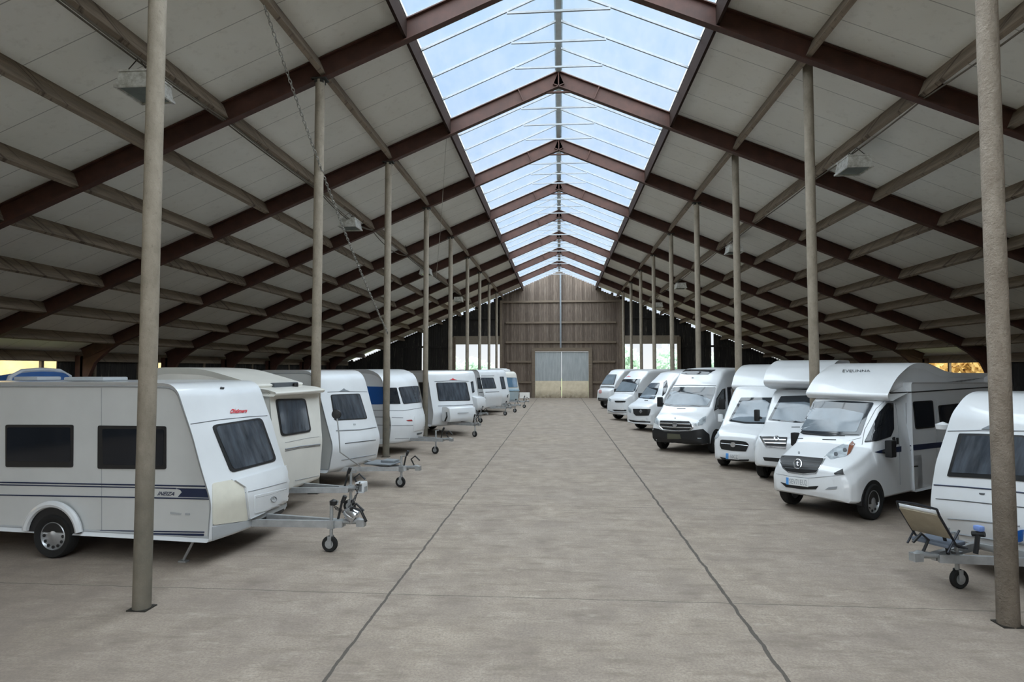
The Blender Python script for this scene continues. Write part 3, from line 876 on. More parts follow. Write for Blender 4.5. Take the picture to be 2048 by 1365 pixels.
# L1 ------------------------------------------------------------- large near caravan
W = 2.05; deg = -5; bul = .16
o1 = origin_from((-4.57, 8.33), deg, -bul, -W/2)
v = Veh('caravan', 'large near white caravan with navy side stripes and red lettering on its sloping front', 'caravan', o1, deg, 'parked caravans')
pp = v.local_px([(419, 1087, .05), (425, 1010, .1), (419, 984, .15), (404, 935, .4), (386, 868, .5), (371, 826, .2), (352, 768, .5), (250, 764.5, .2)], -W/2)
pp = [(x+bul*smoothstep(-1.4, 0, x), z, r) for x, z, r in pp]; zt1 = pp[-1][1]
prof = [(-6.3, .55, .2), (-6.1, .36, .1)]+[(x, z, r) for x, z, r in pp[:-1]]+[(pp[-1][0], zt1, .3), (-5.9, zt1-.02, .4), (-6.3, 1.6, .3)]
m = shell(prof, W, .06, bul, xb=-1.4); v.shell('body', m, WHITE)
# flat grey-white side skin with metal edge rail
ed = [Vector(p) for p in m.edge]
m2 = MB(); m2.add([(p.x, p.y-.004, p.z) for p in ed], [tuple(range(len(ed)))]); so_ = m2.build('side_skin', SIDEW, v.root); v.track(so_)
m2 = MB(); m2.tube([(p.x, p.y, p.z) for p in ed]+[tuple(ed[0])], .022, 6, cap=False); m2.build('edge_rail', GREYP, v.root, True)
S = [so_.name]
v.window([(12, 850), (147.6, 850), (146.7, 935.3), (12.2, 934.6)], [(16, 855.3), (142, 855.3), (142, 924), (16, 923)], on=S)
v.window([(196.6, 851.5), (333, 853), (333, 939), (196, 938)], [(206, 858), (329, 859.5), (327, 932), (208, 929.5)], on=S)
for pts, w in (([(-60, 964), (411, 973.2)], .022), ([(-60, 969), (306, 976.3), (352, 977.6)], .018), ([(-60, 989.5), (274, 995.5), (420, 998.8)], .02),
               ([(158, 1061), (409, 1065)], .018), ([(158, 1067), (408, 1070.5)], .035), ([(-60, 1055), (42, 1057)], .018), ([(-60, 1062.5), (42, 1064)], .035)):
    v.line(pts, NAVY, w, 'side_stripe', on=S)
v.patch('stripe_panel', NAVY, [(352, 977), (411.5, 978), (418, 996), (356, 994.3), (364, 985), (361, 980.8)], .006, 0, on=S)
v.text('INEIZA', [(318, 983.5), (351, 984.3), (349, 991.8), (315.5, 991.2)], NAVY, shear=.3, on=S, bold=.02)
v.line([(203, 776), (203.5, 1086)], SEAM, .008, on=S)
v.patch('locker_catch', GREYP, [(371, 1026.5), (380, 1027), (380, 1031), (371, 1030.5)], .012, 1, on=S)
v.patch('locker_catch', GREYP, [(341, 1024), (363, 1027), (362, 1030.5), (341, 1029)], .008, 1, on=S)
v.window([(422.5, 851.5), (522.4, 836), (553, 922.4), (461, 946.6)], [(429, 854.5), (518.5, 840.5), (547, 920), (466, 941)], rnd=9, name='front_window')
v.line([(381, 848.9), (440, 840), (500, 834), (541, 831.5)], DSEAM, .012)
v.text('Ohtimers', [(460.5, 819), (494, 818.3), (493, 826), (459, 828.3)], RED, shear=.25, bold=.035)
fl_ = v.patch('front_locker', WHITE, [(489, 976), (467, 962), (520, 947), (570, 932), (577, 938), (580, 998), (497, 1039)], .035, 2, rings=8); v.track(fl_)
v.patch('corner_panel', YELLW, [(424, 967.5), (462.8, 960.4), (487, 975.6), (495, 1041.6), (425, 1050.7)], .012, 4)
v.line([(463, 960), (487, 975.6), (495, 1042), (425, 1051)], DSEAM, .01)
v.line([(490, 986), (535, 975), (580, 962.7)], SEAM, .012)
bx = v.patch('locker_flap', WHITE, [(509, 992), (573, 977.5), (573, 1010), (509, 1028)], .01, 2)
v.line([(511, 996.5), (540, 990), (572, 979)], DSEAM, .02)
v.ring(546, 999, 6, 5.5, SEAM, .008); v.text('OKV', [(540.5, 996), (551.5, 993.4), (551.5, 998.6), (540.5, 1001.2)], INK, 'emblem_lettering')
v.patch('front_skirt', GREYP, [(424, 1055), (493, 1042), (572, 1006), (572, 1019), (505, 1051), (424, 1082)], .014, 1)
v.patch('drawbar_opening', BLACKP, [(510, 1043), (566, 1018), (566, 1024), (510, 1050)], .02, 0)
v.patch('marker_lamp', BLACKP, [(440, 776), (447, 776.5), (447, 779), (440, 778.5)], .02, 0)
ax = v.local_px([(106, 1085)], -W/2)[0][0]
v.arch(ax, -(W/2-.002), .44, .37, .01)
pts = [(ax+.45*math.cos(a), -W/2-.02, .33+.45*math.sin(a)) for a in [math.radians(8+164*k/20) for k in range(21)]]
m = MB(); m.tube(pts, .05, 8); m.build('wheel_arch_trim', WHITE, v.root, True)
for sg in (-1, 1): v.wheel(ax, sg*(W/2-.06), .315, .19, 12)
m = MB(); m.box((-3, 0, .36), (5, 1.2, .1)); m.box((ax, 0, .32), (.08, 1.8, .08)); m.build('chassis', BLACKP, v.root)
sx = v.local_px([(391, 1088), (367, 1130)], -W/2+.15); v.steady(sx[0][0], -W/2+.15, .36, sx[1][0]-sx[0][0])
v.drawbar(1.36, .41, .1, wj=-.08, jx=.9, half=.2)
m = MB(); m.lathe([(.001, -.16), (.05, -.15), (.1, -.06), (.11, .04), (.09, .06), (.001, .05)], (1.2, .02, .52), (.8, 0, -.5), 20); hc_ = m.build('hitch_cover', CHROME, v.root, True)
m = MB(); m.tube([(1.1, -.02, .5), (1.22, -.03, .66), (1.34, -.02, .62), (1.42, 0, .45)], .022, 8); m.build('cover_strap', BLACKP, hc_, True)
m = MB(); m.lathe([(.001, -.05), (.055, -.04), (.06, .02), (.001, .05)], (.93, -.08, .74), (0, 0, 1), 14); m.build('stem_knob', BLACKP, v.root, True)
for c_, d_ in (((-3.0, -.3, zt1+.03), (.7, .5, .06)), ((-4.4, 0, zt1+.03), (.45, .45, .06))):
    m = MB(); m.box(c_, d_); m.build('roof_vent', GREYP, v.root, True, bevel=.02)
L1 = v
# L2 ------------------------------------------------------------- cream vintage caravan
zt = 2.32
v = caravan('old cream caravan with a brimmed front roof and a raised roof part behind', (-5.13, 10.78), -5, 1.86,
            [(-4.6, .55, .2), (-4.5, .45, .1), (-.02, .45, .08), (.03, 1.25, .1), (-.08, zt, .08), (-4.3, zt, .3), (-4.6, 1.6, .3)], .03, .05, CREAM, axle=-2.3, zb=.45)
br = shell([(-1.0, zt-.05, .03), (.04, zt-.07, .05), (.07, zt-.0, .05), (-.15, zt+.06, .1), (-1.0, zt+.12, .05)], 1.9, .05, .03); v.shell('roof_brim', br, CREAM)
rf = shell([(-2.75, zt-.02, .1), (-.5, zt-.02, .04), (-.36, zt+.13, .06), (-.9, zt+.27, .3), (-1.5, zt+.43, .5), (-2.4, zt+.46, .3), (-2.75, zt+.36, .15)], 1.7, .12, .05); v.shell('raised_roof', rf, CREAM)
m = MB(); m.box((-.4, .1, zt+.1), (.1, .9, .12)); m.build('roof_vent', DSEAM, v.root, bevel=.02)
m = MB(); m.tube([(-.3, .35, zt+.07), (-.3, .35, zt+.14)], .05, 10); m.build('roof_lamp', BLACKP, v.root)
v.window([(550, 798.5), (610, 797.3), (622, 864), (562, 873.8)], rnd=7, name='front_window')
v.line([(570, 903), (600, 897), (640, 892)], DSEAM, .012); v.line([(570, 899), (600, 893.5), (640, 889)], SEAM, .03)
v.line([(590, 962), (637, 952)], SEAM, .012); v.line([(570, 886), (620, 876), (638, 874)], SEAM, .008)
v.drawbar(1.32, .45, -.05, wj=.12, jx=1.0, half=.35)
m = MB(); m.box((1.33, 0, .5), (.03, .2, .16)); m.box((1.26, 0, .42), (.16, .2, .02)); m.box((1.26, 0, .59), (.16, .2, .02)); m.build('hitch_bracket', WHITE, v.root)
m = MB(); rr = random.Random(2)
for q in range(3):
    m.tube([(1.1, .05, .5), (1.28, -.1-.05*q, .62-.1*q), (1.25, -.25, .3+.05*q), (1.1+.05*q, -.45, .12), (1.02, -.6-.04*q, .22+.04*q)], .008, 6)
m.build('cable', BLACKP, v.root, True)
L2 = v
# L3 ------------------------------------------------------------- plain white caravan behind the second column
deg = -13
v = caravan('plain white caravan with a black towing mirror, just beyond the cream caravan', (-5.06, 13.6), deg, 2.1,
            cprof(5.2, .4, 1.0, 2.72, .62, .35), .1, .07, WHITE, axle=-2.6, zb=.4)
ed = [Vector(p) for p in v.edge]
m2 = MB(); m2.add([(p.x, p.y-.004, p.z) for p in ed], [tuple(range(len(ed)))]); m2.build('side_skin', SIDEW, v.root)
m2 = MB(); m2.tube([tuple(p) for p in ed]+[tuple(ed[0])], .016, 6, cap=False); m2.build('edge_rail', GREYP, v.root, True)
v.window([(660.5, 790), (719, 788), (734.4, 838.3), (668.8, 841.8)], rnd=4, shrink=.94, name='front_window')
v.line([(655, 785), (690, 783.5), (734, 784.4)], DSEAM, .015)
v.patch('badge', GREYMET, [(678, 783.5), (683, 780.5), (687, 777.5), (691, 780.5), (699, 783.3)], .014, 0)
v.line([(672, 862), (720, 860), (752, 855)], SEAM, .03); v.line([(690, 887.5), (751, 880.5)], DSEAM, .02); v.line([(683, 921), (757, 908.5)], SEAM, .02)
v.patch('badge', GREYP, [(707, 848), (711, 848), (711, 851), (707, 851)], .01, 0)
v.drawbar(1.5, .42, -.1, wj=-.1, jx=1.1, half=.7)
m = MB(); m.box((.55, .05, .52), (.7, .6, .03)); m.box((.7, .1, .56), (.34, .3, .06)); m.build('drawbar_cover', GREYMET, v.root, bevel=.01)
p = v.I @ un(673, 829, Y=13.3); q = v.I @ un(678, 868, Y=13.3)
m = MB(); m.lathe([(.001, -.03), (.09, -.025), (.105, 0), (.09, .025), (.001, .03)], p, v.I.to_3x3() @ Vector((-.2, 1, 0)), 20); mo = m.build('towing_mirror', BLACKP, v.root, True)
m = MB(); m.tube([p, q, v.I @ un(680, 905, Y=13.35), Vector((.25, -.5, .5))], .014, 8); m.build('mirror_arm', GALV, mo, True)
L3 = v
# L4 ------------------------------------------------------------- blue banded caravan
v = caravan('white caravan with a wide blue band and wraparound dark front window', (-5.28, 19.25), -18, 2.1,
            cprof(6.0, .36, 1.05, 2.74, .75, .7, .3), .32, .14, WHITE, axle=-3, zb=.36)
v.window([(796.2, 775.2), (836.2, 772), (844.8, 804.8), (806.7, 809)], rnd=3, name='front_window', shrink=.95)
v.patch('side_window', GLASS, [(776, 776), (793, 776), (801, 808.6), (776, 808.6)], .01, 1)
v.patch('blue_band', BLUE, [(734.3, 773.3), (776, 774.3), (776, 808.8), (742.9, 809.5)], .008, 0)
for pts in ([(746, 821), (784, 821.5), (806, 822), (849, 815.3)], [(750, 834.3), (784, 835.3), (806, 836)], [(752, 850.5), (790, 851.5), (826, 851)], [(790, 878), (818, 877)]):
    v.line(pts, SEAM, .022)
v.patch('marker_lamp', REDL, [(812, 841), (823, 839.5), (825, 843), (816, 843)], .012, 1)
v.patch('locker_flap', WHITE, [(828, 834), (850, 828), (852, 858), (826, 863)], .014, 2)
v.patch('grille', DSEAM, [(834, 867), (844, 865), (843, 868), (834, 870)], .012, 0)
v.patch('drawbar_opening', BLACKP, [(831.4, 875.5), (847.6, 873.4), (846.7, 884), (831, 885)], .012, 0)
v.drawbar(1.25, .45, -.1, wj=-.05, jx=.7, half=.35)
L4 = v
# L5 ------------------------------------------------------------- caravan with gas locker
v = caravan('white caravan with red lettering and a white gas locker standing on its drawbar', (-5.08, 24.75), -38, 2.3,
            cprof(5.6, .4, .95, 2.68, .5, .3), .12, .08, WHITE, axle=-2.8, zb=.4)
v.window([(871.7, 766), (932.8, 765), (940.6, 801.6), (877, 802.9)], rnd=3, name='front_window', shrink=.94)
v.patch('lettering', RED, [(898, 760.4), (903, 759), (905.5, 757), (908, 759), (914, 760.4)], .012, 0)
v.line([(869, 763.5), (905, 762), (937, 763)], SEAM, .03)
v.window([(837.5, 765), (853, 765), (853, 804.5), (846, 803.5)], rnd=1, name='side_window')
v.line([(876, 812.5), (912, 811.5), (946, 809)], SEAM, .03)
v.patch('marker_lamp', REDL, [(944.5, 814), (948, 812), (950, 816), (948, 821), (945, 820)], .014, 1)
m = MB(); pr = [(.02, .62), (.5, .6), (.56, .75), (.5, 1.15), (.3, 1.22), (.02, 1.2)]
m.prism([(x, -.85, z) for x, z in pr], (0, 0, 0), (0, 1.45, 0)); m.build('gas_locker', WHITE, v.root, True, bevel=.05)
m = MB(); m.box((.56, -.15, .95), (.02, .6, .015)); m.build('locker_handle', SEAM, v.root)
m = MB(); m.tube([(.3, .7, .6), (.5, .8, .9), (.45, .72, 1.0), (.6, .7, .7), (.8, .5, .62)], .03, 8); m.tube([(.35, -.95, .65), (.5, -.98, .85), (.4, -.92, 1.0)], .03, 8); m.build('cable', BLACKP, v.root, True)
v.drawbar(1.35, .5, -.05, wj=.0, jx=1.1, half=.5)
L5 = v
# L6..L9 ---------------------------------------------------------
v = caravan('mostly hidden white caravan squeezed behind the one with a gas locker', (-5.35, 30.9), -30, 2.2, cprof(5, .42, .95, 2.66, .45, .3), .12, .08, WHITE, axle=-2.4, zb=.42)
v.window([(941, 764), (946, 763), (949, 784.5), (944.6, 786.6)], rnd=1, name='front_window', shrink=.8)
m = MB(); m.prism([(x, .15, z) for x, z in ((.0, .6), (.4, .6), (.48, .8), (.4, 1.25), (.0, 1.35))], (0, 0, 0), (0, .75, 0)); m.build('gas_locker', WHITE, v.root, True, bevel=.06)
v.drawbar(1.2, .45, -.05, jx=.8)
v = caravan('boxy white caravan with a trapezoid front window, third from the far gable', (-4.36, 35.8), -25, 2.1, cprof(5, .42, 1.15, 2.7, .45, .3), .06, .07, WHITE, axle=-2.4, zb=.42)
v.window([(953.9, 755.8), (986.7, 755.8), (992.8, 777.3), (956.4, 778.4)], rnd=1.5, name='front_window', shrink=.93)
v.line([(958, 785.5), (998, 784)], DSEAM, .04); v.line([(956, 752.5), (988, 752)], SEAM, .04)
v.patch('locker_flap', WHITE, [(961, 791), (997, 790), (999, 814), (965, 815)], .02, 2)
v.drawbar(1.1, .45, -.05, jx=.75)
v = caravan('narrow looking white caravan beside the pale blue one', (-4.1, 38.4), -25, 2.1, cprof(5, .42, 1.0, 2.7, .5, .35), .2, .08, WHITE, axle=-2.4, zb=.42)
v.window([(999, 754), (1007, 753.7), (1011.8, 778.4), (1003.6, 778.9)], rnd=1, name='front_window', shrink=.88)
v.patch('marker_lamp', DSEAM, [(1014, 791), (1016.5, 789), (1016, 795), (1014, 796)], .012, 0)
v.patch('grille', DSEAM, [(1005, 808.5), (1014, 807.5), (1014, 810), (1005, 811)], .012, 0)
v.drawbar(1.1, .45, -.05, jx=.75)
v = caravan('pale blue and white caravan with a white roof vent, last in the left row', (-3.66, 42.7), -20, 2.2, cprof(4.6, .42, 1.15, 2.55, .3, .3), .08, .1, CREAM, axle=-2.2, zb=.42)
v.window([(1009, 755.3), (1032.9, 755.8), (1035.4, 775.3), (1013.4, 775.8)], rnd=1.5, name='front_window', shrink=.94, fr=GREYMET, gl=mat('bluish_glass', '5b7890', .1, 0, .2, 2, spec=.7))
v.patch('lower_panel', PALEB, [(1012, 777.5), (1038.5, 777.5), (1038.5, 801), (1012, 804)], .012, 0)
v.line([(1014, 782), (1038, 782)], mat('blue_grey_band', '7c96a6', .5), .12)
m = MB(); m.prism([(x, -.45, z) for x, z in ((-1.7, 2.5), (-.45, 2.5), (-.5, 2.68), (-.8, 2.78), (-1.7, 2.78))], (0, 0, 0), (0, .9, 0)); m.build('roof_vent', WHITE, v.root, True, bevel=.06)
v.drawbar(1.1, .45, -.05, jx=.8)
# things behind the near caravan
v = Veh('boat_trailer', 'blue covered boat on a trailer standing behind the large near caravan', 'boat', (-16.6, 15.3), 172)
m = loft([(0, 1.0, 1.9, .1, .25, 1.3, .2, .1), (-.6, .8, 2.3, .5, .8, 1.5, .6, .2), (-2.0, .7, 2.48, .6, 1.0, 1.5, .8, .3), (-3.2, .7, 2.64, .6, 1.0, 1.5, .85, .3), (-3.5, .75, 2.66, .5, .95, 1.5, .8, .3), (-3.6, .9, 2.5, .4, .85, 1.5, .7, .3)]); v.shell('cover', m, mat('blue_tarpaulin', '2f5f9e', .55, 0, .15, 3))
m = MB(); m.tube([(-3.45, -.99, 1.5), (-3.45, -.92, 2.1), (-3.45, -.78, 2.55), (-3.45, -.5, 2.69), (-3.45, 0, 2.72), (-3.45, .5, 2.69), (-3.45, .78, 2.55), (-3.45, .92, 2.1), (-3.45, .99, 1.5)], .06, 8); m.build('cover_hoop', mat('pale_grey_webbing', 'c5ccd6', .6), v.root, True)
for sg in (-1, 1): v.wheel(-2.4, sg*.85, .3, .18)
m = MB(); m.bar((-3.6, -.5, .55), (.6, 0, .5), .07, .1); m.bar((-3.6, .5, .55), (.6, 0, .5), .07, .1); m.box((-2.4, 0, .4), (.1, 1.6, .1)); m.box((-.8, 0, .72), (.2, .8, .3)); m.box((-3, 0, .66), (.2, .9, .2)); m.tube([(.4, 0, 0), (.4, 0, .5)], .03); m.build('trailer_frame', GALV, v.root)
m = MB(); M_ = Matrix.Rotation(math.radians(-14), 3, 'Y'); m.box((-3.25, 57.6, .27), (.95, .05, .55), Matrix.Rotation(math.radians(-14), 3, 'X'))
o = m.build('white_board', mat('white_board_panel', 'e2e0da', .6)); tag(o, 'small white board leaning at the foot of the brown gable boards', 'board')
# ---------------------------------------------------------------- right row: motorhomes and vans
def van_keys(W, zn=.98, xs=-1.0, zs=1.3, xt=-1.75, zt=2.05, xe=-5.4, ze=2.6, xr=-2.4, zb=.3, wtop=.86, low=.36):
    h = W/2
    return [(0, low+.1, zn-.2, h*.62, h*.64, .6, h*.6, .05), (-.03, low, zn-.1, h*.78, h*.8, .65, h*.72, .07), (-.1, low-.04, zn-.02, h*.9, h*.91, .7, h*.8, .08),
            (-.25, zb, zn+.06, h*.97, h*.98, .8, h*.86, .1), (-.5, zb, zn+.16, h*.99, h, .9, h*.9, .12), (xs, zb, zs, h, h, 1.05, h*.92, .1),
            (xs-.02, zb, zs+.02, h, h, 1.1, h*.92, .08), ((xs+xt)/2, zb, (zs+zt)/2+.03, h, h, 1.12, h*.88, .1), (xt, zb, zt, h, h, 1.12, h*wtop, .12), (xt-.12, zb, zt+.09, h, h, 1.12, h*wtop, .14),
            ((xt+xr)/2-.05, zb, zt+.09+(ze-zt-.09)*.72, h, h, 1.12, h*wtop, .16), (xr, zb, ze-.02, h, h, 1.12, h*wtop, .18), (xr-.8, zb, ze, h, h, 1.12, h*wtop, .18), (xe, zb, ze-.02, h, h, 1.12, h*wtop, .18), (xe-.05, zb+.1, ze-.08, h*.96, h*.97, 1.1, h*wtop*.96, .16)]
def motor(name, lab, cat, corner, deg, W, lx=-.2, group='parked motorhomes and vans', k=1):
    v = Veh(name, lab, cat, origin_from(corner, deg, lx*k, -W/2*k), deg, group, k); v.W = W; return v
def wheels(v, xf, xr, r=.34, zb=.3, yo=.07):
    for x in (xf, xr):
        for sg in (-1, 1):
            v.arch(x, sg*(v.W/2-.006), r+.09, zb+.02, .01); v.wheel(x, sg*(v.W/2-yo), r, .21, 9)
    m = MB(); m.box(((xf+xr)/2-.2, 0, zb+.06), (abs(xr-xf)+.9, v.W*.6, .14)); m.build('chassis', BLACKP, v.root)
# R2 ------------------------------------------------------------- near white motorhome
v = motor('motorhome', 'nearest white motorhome with a tall rounded roof cap and navy side stripe', 'motorhome', (4.29, 12.87), -142, 1.8, -.25, k=.92)
h = v.W/2; zc = 2.33
keys = van_keys(1.8, 1.04, -.95, 1.38, -1.55, zc-.05, -2.5, zc, -2.1, low=.42, zb=.37)
v.shell('cab', loft(keys), WHITE)
box = shell([(-6.9, .5, .15), (-6.8, .36, .05), (-2.45, .36, .05), (-2.42, 1.5, .1), (-2.42, 2.7, .1), (-6.8, 2.65, .1), (-6.9, 1.5, .1)], 1.88, .04, 0); bo = v.shell('living_body', box, WHITE)
cap = shell([(-6.9, 2.5, .05), (-2.4, 2.48, .1), (-1.55, 2.3, .1), (-1.4, 2.42, .12), (-1.8, 2.78, .4), (-2.6, 3.12, .6), (-3.4, 3.12, .6), (-4.3, 2.9, .5), (-6.8, 2.88, .1)], 1.78, .12, .12, xb=-3.2); ca = v.shell('roof_cap', cap, WHITE)
SCR = mat('windscreen_glass', '2b3035', .05, 0, .2, 2, spec=.7)
ws = v.patch('windscreen', SCR, [(1624, 804), (1686, 802), (1748.6, 806), (1736, 829.5), (1721, 872), (1649, 873), (1583, 867), (1599, 839.4)], .008, 4)
v.patch('windscreen_blind', SCREEN, [(1617, 817), (1680, 818), (1729, 828), (1713, 865), (1650, 864), (1591, 861), (1604, 838)], .012, 4, parent=ws)  # pale area: blind and painted reflection together
wp = v.line([(1590, 863), (1640, 871), (1690, 872)], BLACKP, .025, 'wiper'); wp = v.line([(1660, 868), (1718, 870.5)], BLACKP, .025, 'wiper')
v.window([(1728.7, 885.5), (1758.6, 824.5), (1773.5, 807), (1786, 807), (1787, 859), (1781, 874), (1753.6, 883)], rnd=2, name='door_window', shrink=.95, fr=BLACKP)
v.line([(1724, 890), (1729, 860), (1752, 818), (1770, 802), (1790, 803), (1795, 840), (1799, 900), (1800, 970)], SEAM, .012)
hl = v.patch('headlight', LAMPC, [(1652, 911), (1667, 898.5), (1704, 881), (1710.5, 887), (1700.5, 907), (1692, 913.5), (1660.7, 919.7)], .012, 1)
v.patch('indicator', AMBER, [(1699, 890), (1705.5, 883), (1710, 888.6), (1700.5, 907), (1694, 912)], .016, 1, parent=hl)
for cx, cy in ((1690, 902), (1672, 910)):
    v.patch('bulb', DSEAM, [(cx-4, cy-4), (cx+4, cy-4), (cx+4, cy+4), (cx-4, cy+4)], .018, 4, parent=hl)
v.patch('headlight', LAMPC, [(1553.6, 906), (1557, 895), (1572, 873), (1567, 887), (1562, 900), (1555, 910)], .012, 1)
gr = v.patch('grille', BLACKP, [(1560.5, 912), (1594.7, 913.5), (1647.6, 918.4), (1644.5, 924.7), (1632, 945.8), (1607, 947.7), (1576, 943.3), (1566, 934.6), (1561, 921)], .012, 2)
for pts in ([(1563, 920), (1600, 921.5), (1643, 926)], [(1565, 928), (1600, 930), (1640, 932.5)], [(1570, 936), (1600, 938.5), (1636, 940)]): v.line(pts, DSEAM, .03, 'grille_slat', gr)
v.line([(1559, 912), (1560, 922), (1566, 937), (1577, 945.5), (1607, 950), (1632, 948), (1646, 925), (1650, 918)], CHROME, .02, 'grille_trim', gr)
v.ring(1596.2, 929.6, 7.6, 9, CHROME, .03); v.text('t', [(1594.3, 925), (1598.5, 925.4), (1598.5, 934), (1594.3, 933.6)], CHROME, 'emblem_mark', th=.03)
v.patch('bonnet_badge', SEAM, [(1596, 904), (1600, 904), (1600, 908.5), (1596, 908.5)], .008, 1)
pl = v.patch('number_plate', PLATE, [(1573.5, 955), (1616.5, 959), (1617, 974.5), (1573.5, 969)], .02, 0)
v.patch('plate_band', PLATEB, [(1573.5, 955), (1578.5, 955.5), (1578.5, 969.7), (1573.5, 969)], .023, 0, parent=pl)
v.text('SEV71EU2', [(1580, 957.5), (1615, 960.8), (1615.4, 971.8), (1580, 967.2)], INK, 'plate_lettering', pl, th=.025)
v.patch('air_intake', BLACKP, [(1561, 964.5), (1575, 969), (1617, 974.5), (1637, 972.6), (1632, 979.4), (1607, 979.4), (1572, 974.5)], .008, 1)
v.patch('fog_recess', BLACKP, [(1668, 947), (1685.6, 938.4), (1687.5, 949.6), (1669.4, 950)], .008, 1)
v.patch('fog_recess', SEAM, [(1650, 980), (1658, 975), (1675, 973.5), (1673, 979)], .008, 1)
v.line([(1553, 948), (1580, 953), (1615, 957), (1650, 954), (1690, 950)], SEAM, .012)
v.line([(1596, 877.5), (1606, 877.5)], BLACKP, .02, 'bonnet_vent'); v.line([(1645, 879.5), (1672, 880.2)], BLACKP, .02, 'bonnet_vent')
v.line([(1565, 912), (1572, 885), (1582, 873)], SEAM, .01); v.line([(1649, 914), (1700, 882), (1722, 876)], SEAM, .01)
v.patch('side_stripe', NAVY, [(1748.4, 905), (1775, 897), (1802, 893), (1802, 904), (1775, 907), (1758, 907)], .008, 0)
v.patch('side_stripe', NAVY, [(1804, 893), (1840, 889), (1900, 883), (1900, 893), (1840, 900), (1804, 904)], .008, 0, on=[bo.name])
v.window([(1825, 803.7), (1864.8, 801), (1869, 855.6), (1830.5, 859)], rnd=4, on=[bo.name])
v.window([(1876, 811.6), (1930, 806), (1930, 850), (1880, 852)], rnd=3, on=[bo.name])
v.window([(1938, 801.5), (1975, 799.5), (1977, 838), (1940, 840)], rnd=3, on=[bo.name])
v.line([(1779.5, 787), (1840, 784), (1900, 780), (1994, 774)], BLACKP, .03, 'roof_seam', on=[ca.name, bo.name])
v.text('EVEUNNA', [(1686, 740.5), (1741, 741), (1741, 745), (1685, 746)], DINK, on=[ca.name])
v.patch('door_handle', BLACKP, [(1784, 876), (1788, 874), (1791, 892), (1786, 893)], .02, 1); v.patch('door_handle', BLACKP, [(1792, 876), (1795, 876), (1795.5, 889), (1792.5, 889)], .02, 1)
v.line([(1823, 934), (1835, 933)], BLACKP, .03, 'flap_handle', on=[bo.name])
v.line([(1812, 806), (1815, 975)], SEAM, .012, 'body_seam', on=[bo.name]); v.line([(1872, 800), (1874, 965)], SEAM, .01, 'body_seam', on=[bo.name])
wheels(v, -.79, -4.9, .35)
v.mirror(-1.22, h-.02, 1.34, BLACKP, .14, .34, .2, .1); v.mirror(-1.22, -h+.02, 1.34, BLACKP, .14, .3, .16, .05)
m = MB(); m.tube([(-3.6, h+.1, .36), (-3.6, h+.3, .33)], .03, 8); m.build('awning_bracket', GALV, v.root)
R2 = v
# R3 ------------------------------------------------------------- alcove motorhome
v = motor('motorhome', 'white alcove motorhome with a bulging sleeping cab, behind the nearest motorhome', 'motorhome', (4.77, 15.81), -125, 1.5)
keys = van_keys(1.5, 1.08, -.9, 1.4, -1.45, 2.1, -2.3, 2.15, -1.9, low=.42, zb=.36)
v.shell('cab', loft(keys), WHITE)
v.shell('living_body', shell([(-6.2, .5, .15), (-6.1, .3, .05), (-2.25, .3, .05), (-2.2, 2.3, .05), (-2.2, 2.8, .1), (-6.1, 2.85, .1), (-6.2, 1.5, .1)], 1.52, .05, 0), WHITE)
v.shell('alcove', shell([(-3.4, 2.2, .1), (-1.8, 2.2, .2), (-1.2, 2.3, .12), (-1.05, 2.42, .12), (-1.35, 2.72, .35), (-2.2, 2.98, .5), (-3.8, 2.98, .3)], 1.54, .16, .15, xb=-2), WHITE)
ws = v.patch('windscreen', SCR, [(1536, 840.7), (1562, 793.4), (1636, 791), (1650, 800), (1640, 847), (1590, 846)], .01, 2)
v.patch('windscreen_blind', SCREEN, [(1543, 839), (1560, 806), (1610, 805), (1640, 812), (1630, 844), (1580, 843)], .014, 2, parent=ws)  # pale area: blind and painted reflection together
v.patch('headlight', LAMPC, [(1506, 886), (1507.6, 869.5), (1511.7, 862.5), (1518, 873.7), (1519.4, 889), (1512.4, 891)], .012, 1)
gr = v.patch('grille', BLACKP, [(1523, 874.4), (1540, 874), (1575, 876), (1572, 893), (1533, 891), (1527.7, 881)], .012, 1)
v.line([(1526, 879.5), (1572, 880.5)], CHROME, .04, 'grille_slat', gr); v.line([(1530, 886.5), (1572, 887.5)], CHROME, .04, 'grille_slat', gr); v.line([(1521, 874), (1526, 883), (1532, 893), (1572, 896)], CHROME, .05, 'grille_trim', gr)
v.ring(1553.5, 878, 4, 3.6, CHROME, .04)
v.patch('fog_recess', DSEAM, [(1504.6, 909), (1509, 910), (1517, 919), (1506, 917)], .008, 0); v.patch('air_intake', BLACKP, [(1525.7, 914.7), (1560, 917), (1560, 925), (1529, 921.7)], .008, 0)
v.line([(1583, 855), (1600, 855)], BLACKP, .03, 'bonnet_vent')
wheels(v, -.8, -4.6, .34); v.mirror(-1.0, -.78, 1.5, BLACKP, .12, .3, .14, .06)
# R4 ------------------------------------------------------------- small coachbuilt
v = motor('motorhome', 'compact white motorhome with a round grille badge, left of the alcove motorhome', 'motorhome', (4.28, 17.73), -125, 1.42)
keys = van_keys(1.42, 1.0, -.85, 1.38, -1.5, 2.12, -2.3, 2.15, -1.95, low=.3, zb=.26)
v.shell('cab', loft(keys), WHITE)
v.shell('living_body', shell([(-5.8, .5, .15), (-5.7, .3, .05), (-2.2, .3, .05), (-2.15, 2.3, .05), (-2.15, 2.7, .1), (-5.7, 2.75, .1), (-5.8, 1.5, .1)], 1.44, .06, 0), WHITE)
v.shell('roof_cap', shell([(-4.9, 2.3, .1), (-2.6, 2.2, .1), (-1.8, 2.12, .1), (-1.65, 2.22, .1), (-1.95, 2.6, .35), (-2.6, 2.86, .5), (-3.7, 2.9, .5), (-4.9, 2.75, .3)], 1.46, .14, .12, xb=-2.5), WHITE)
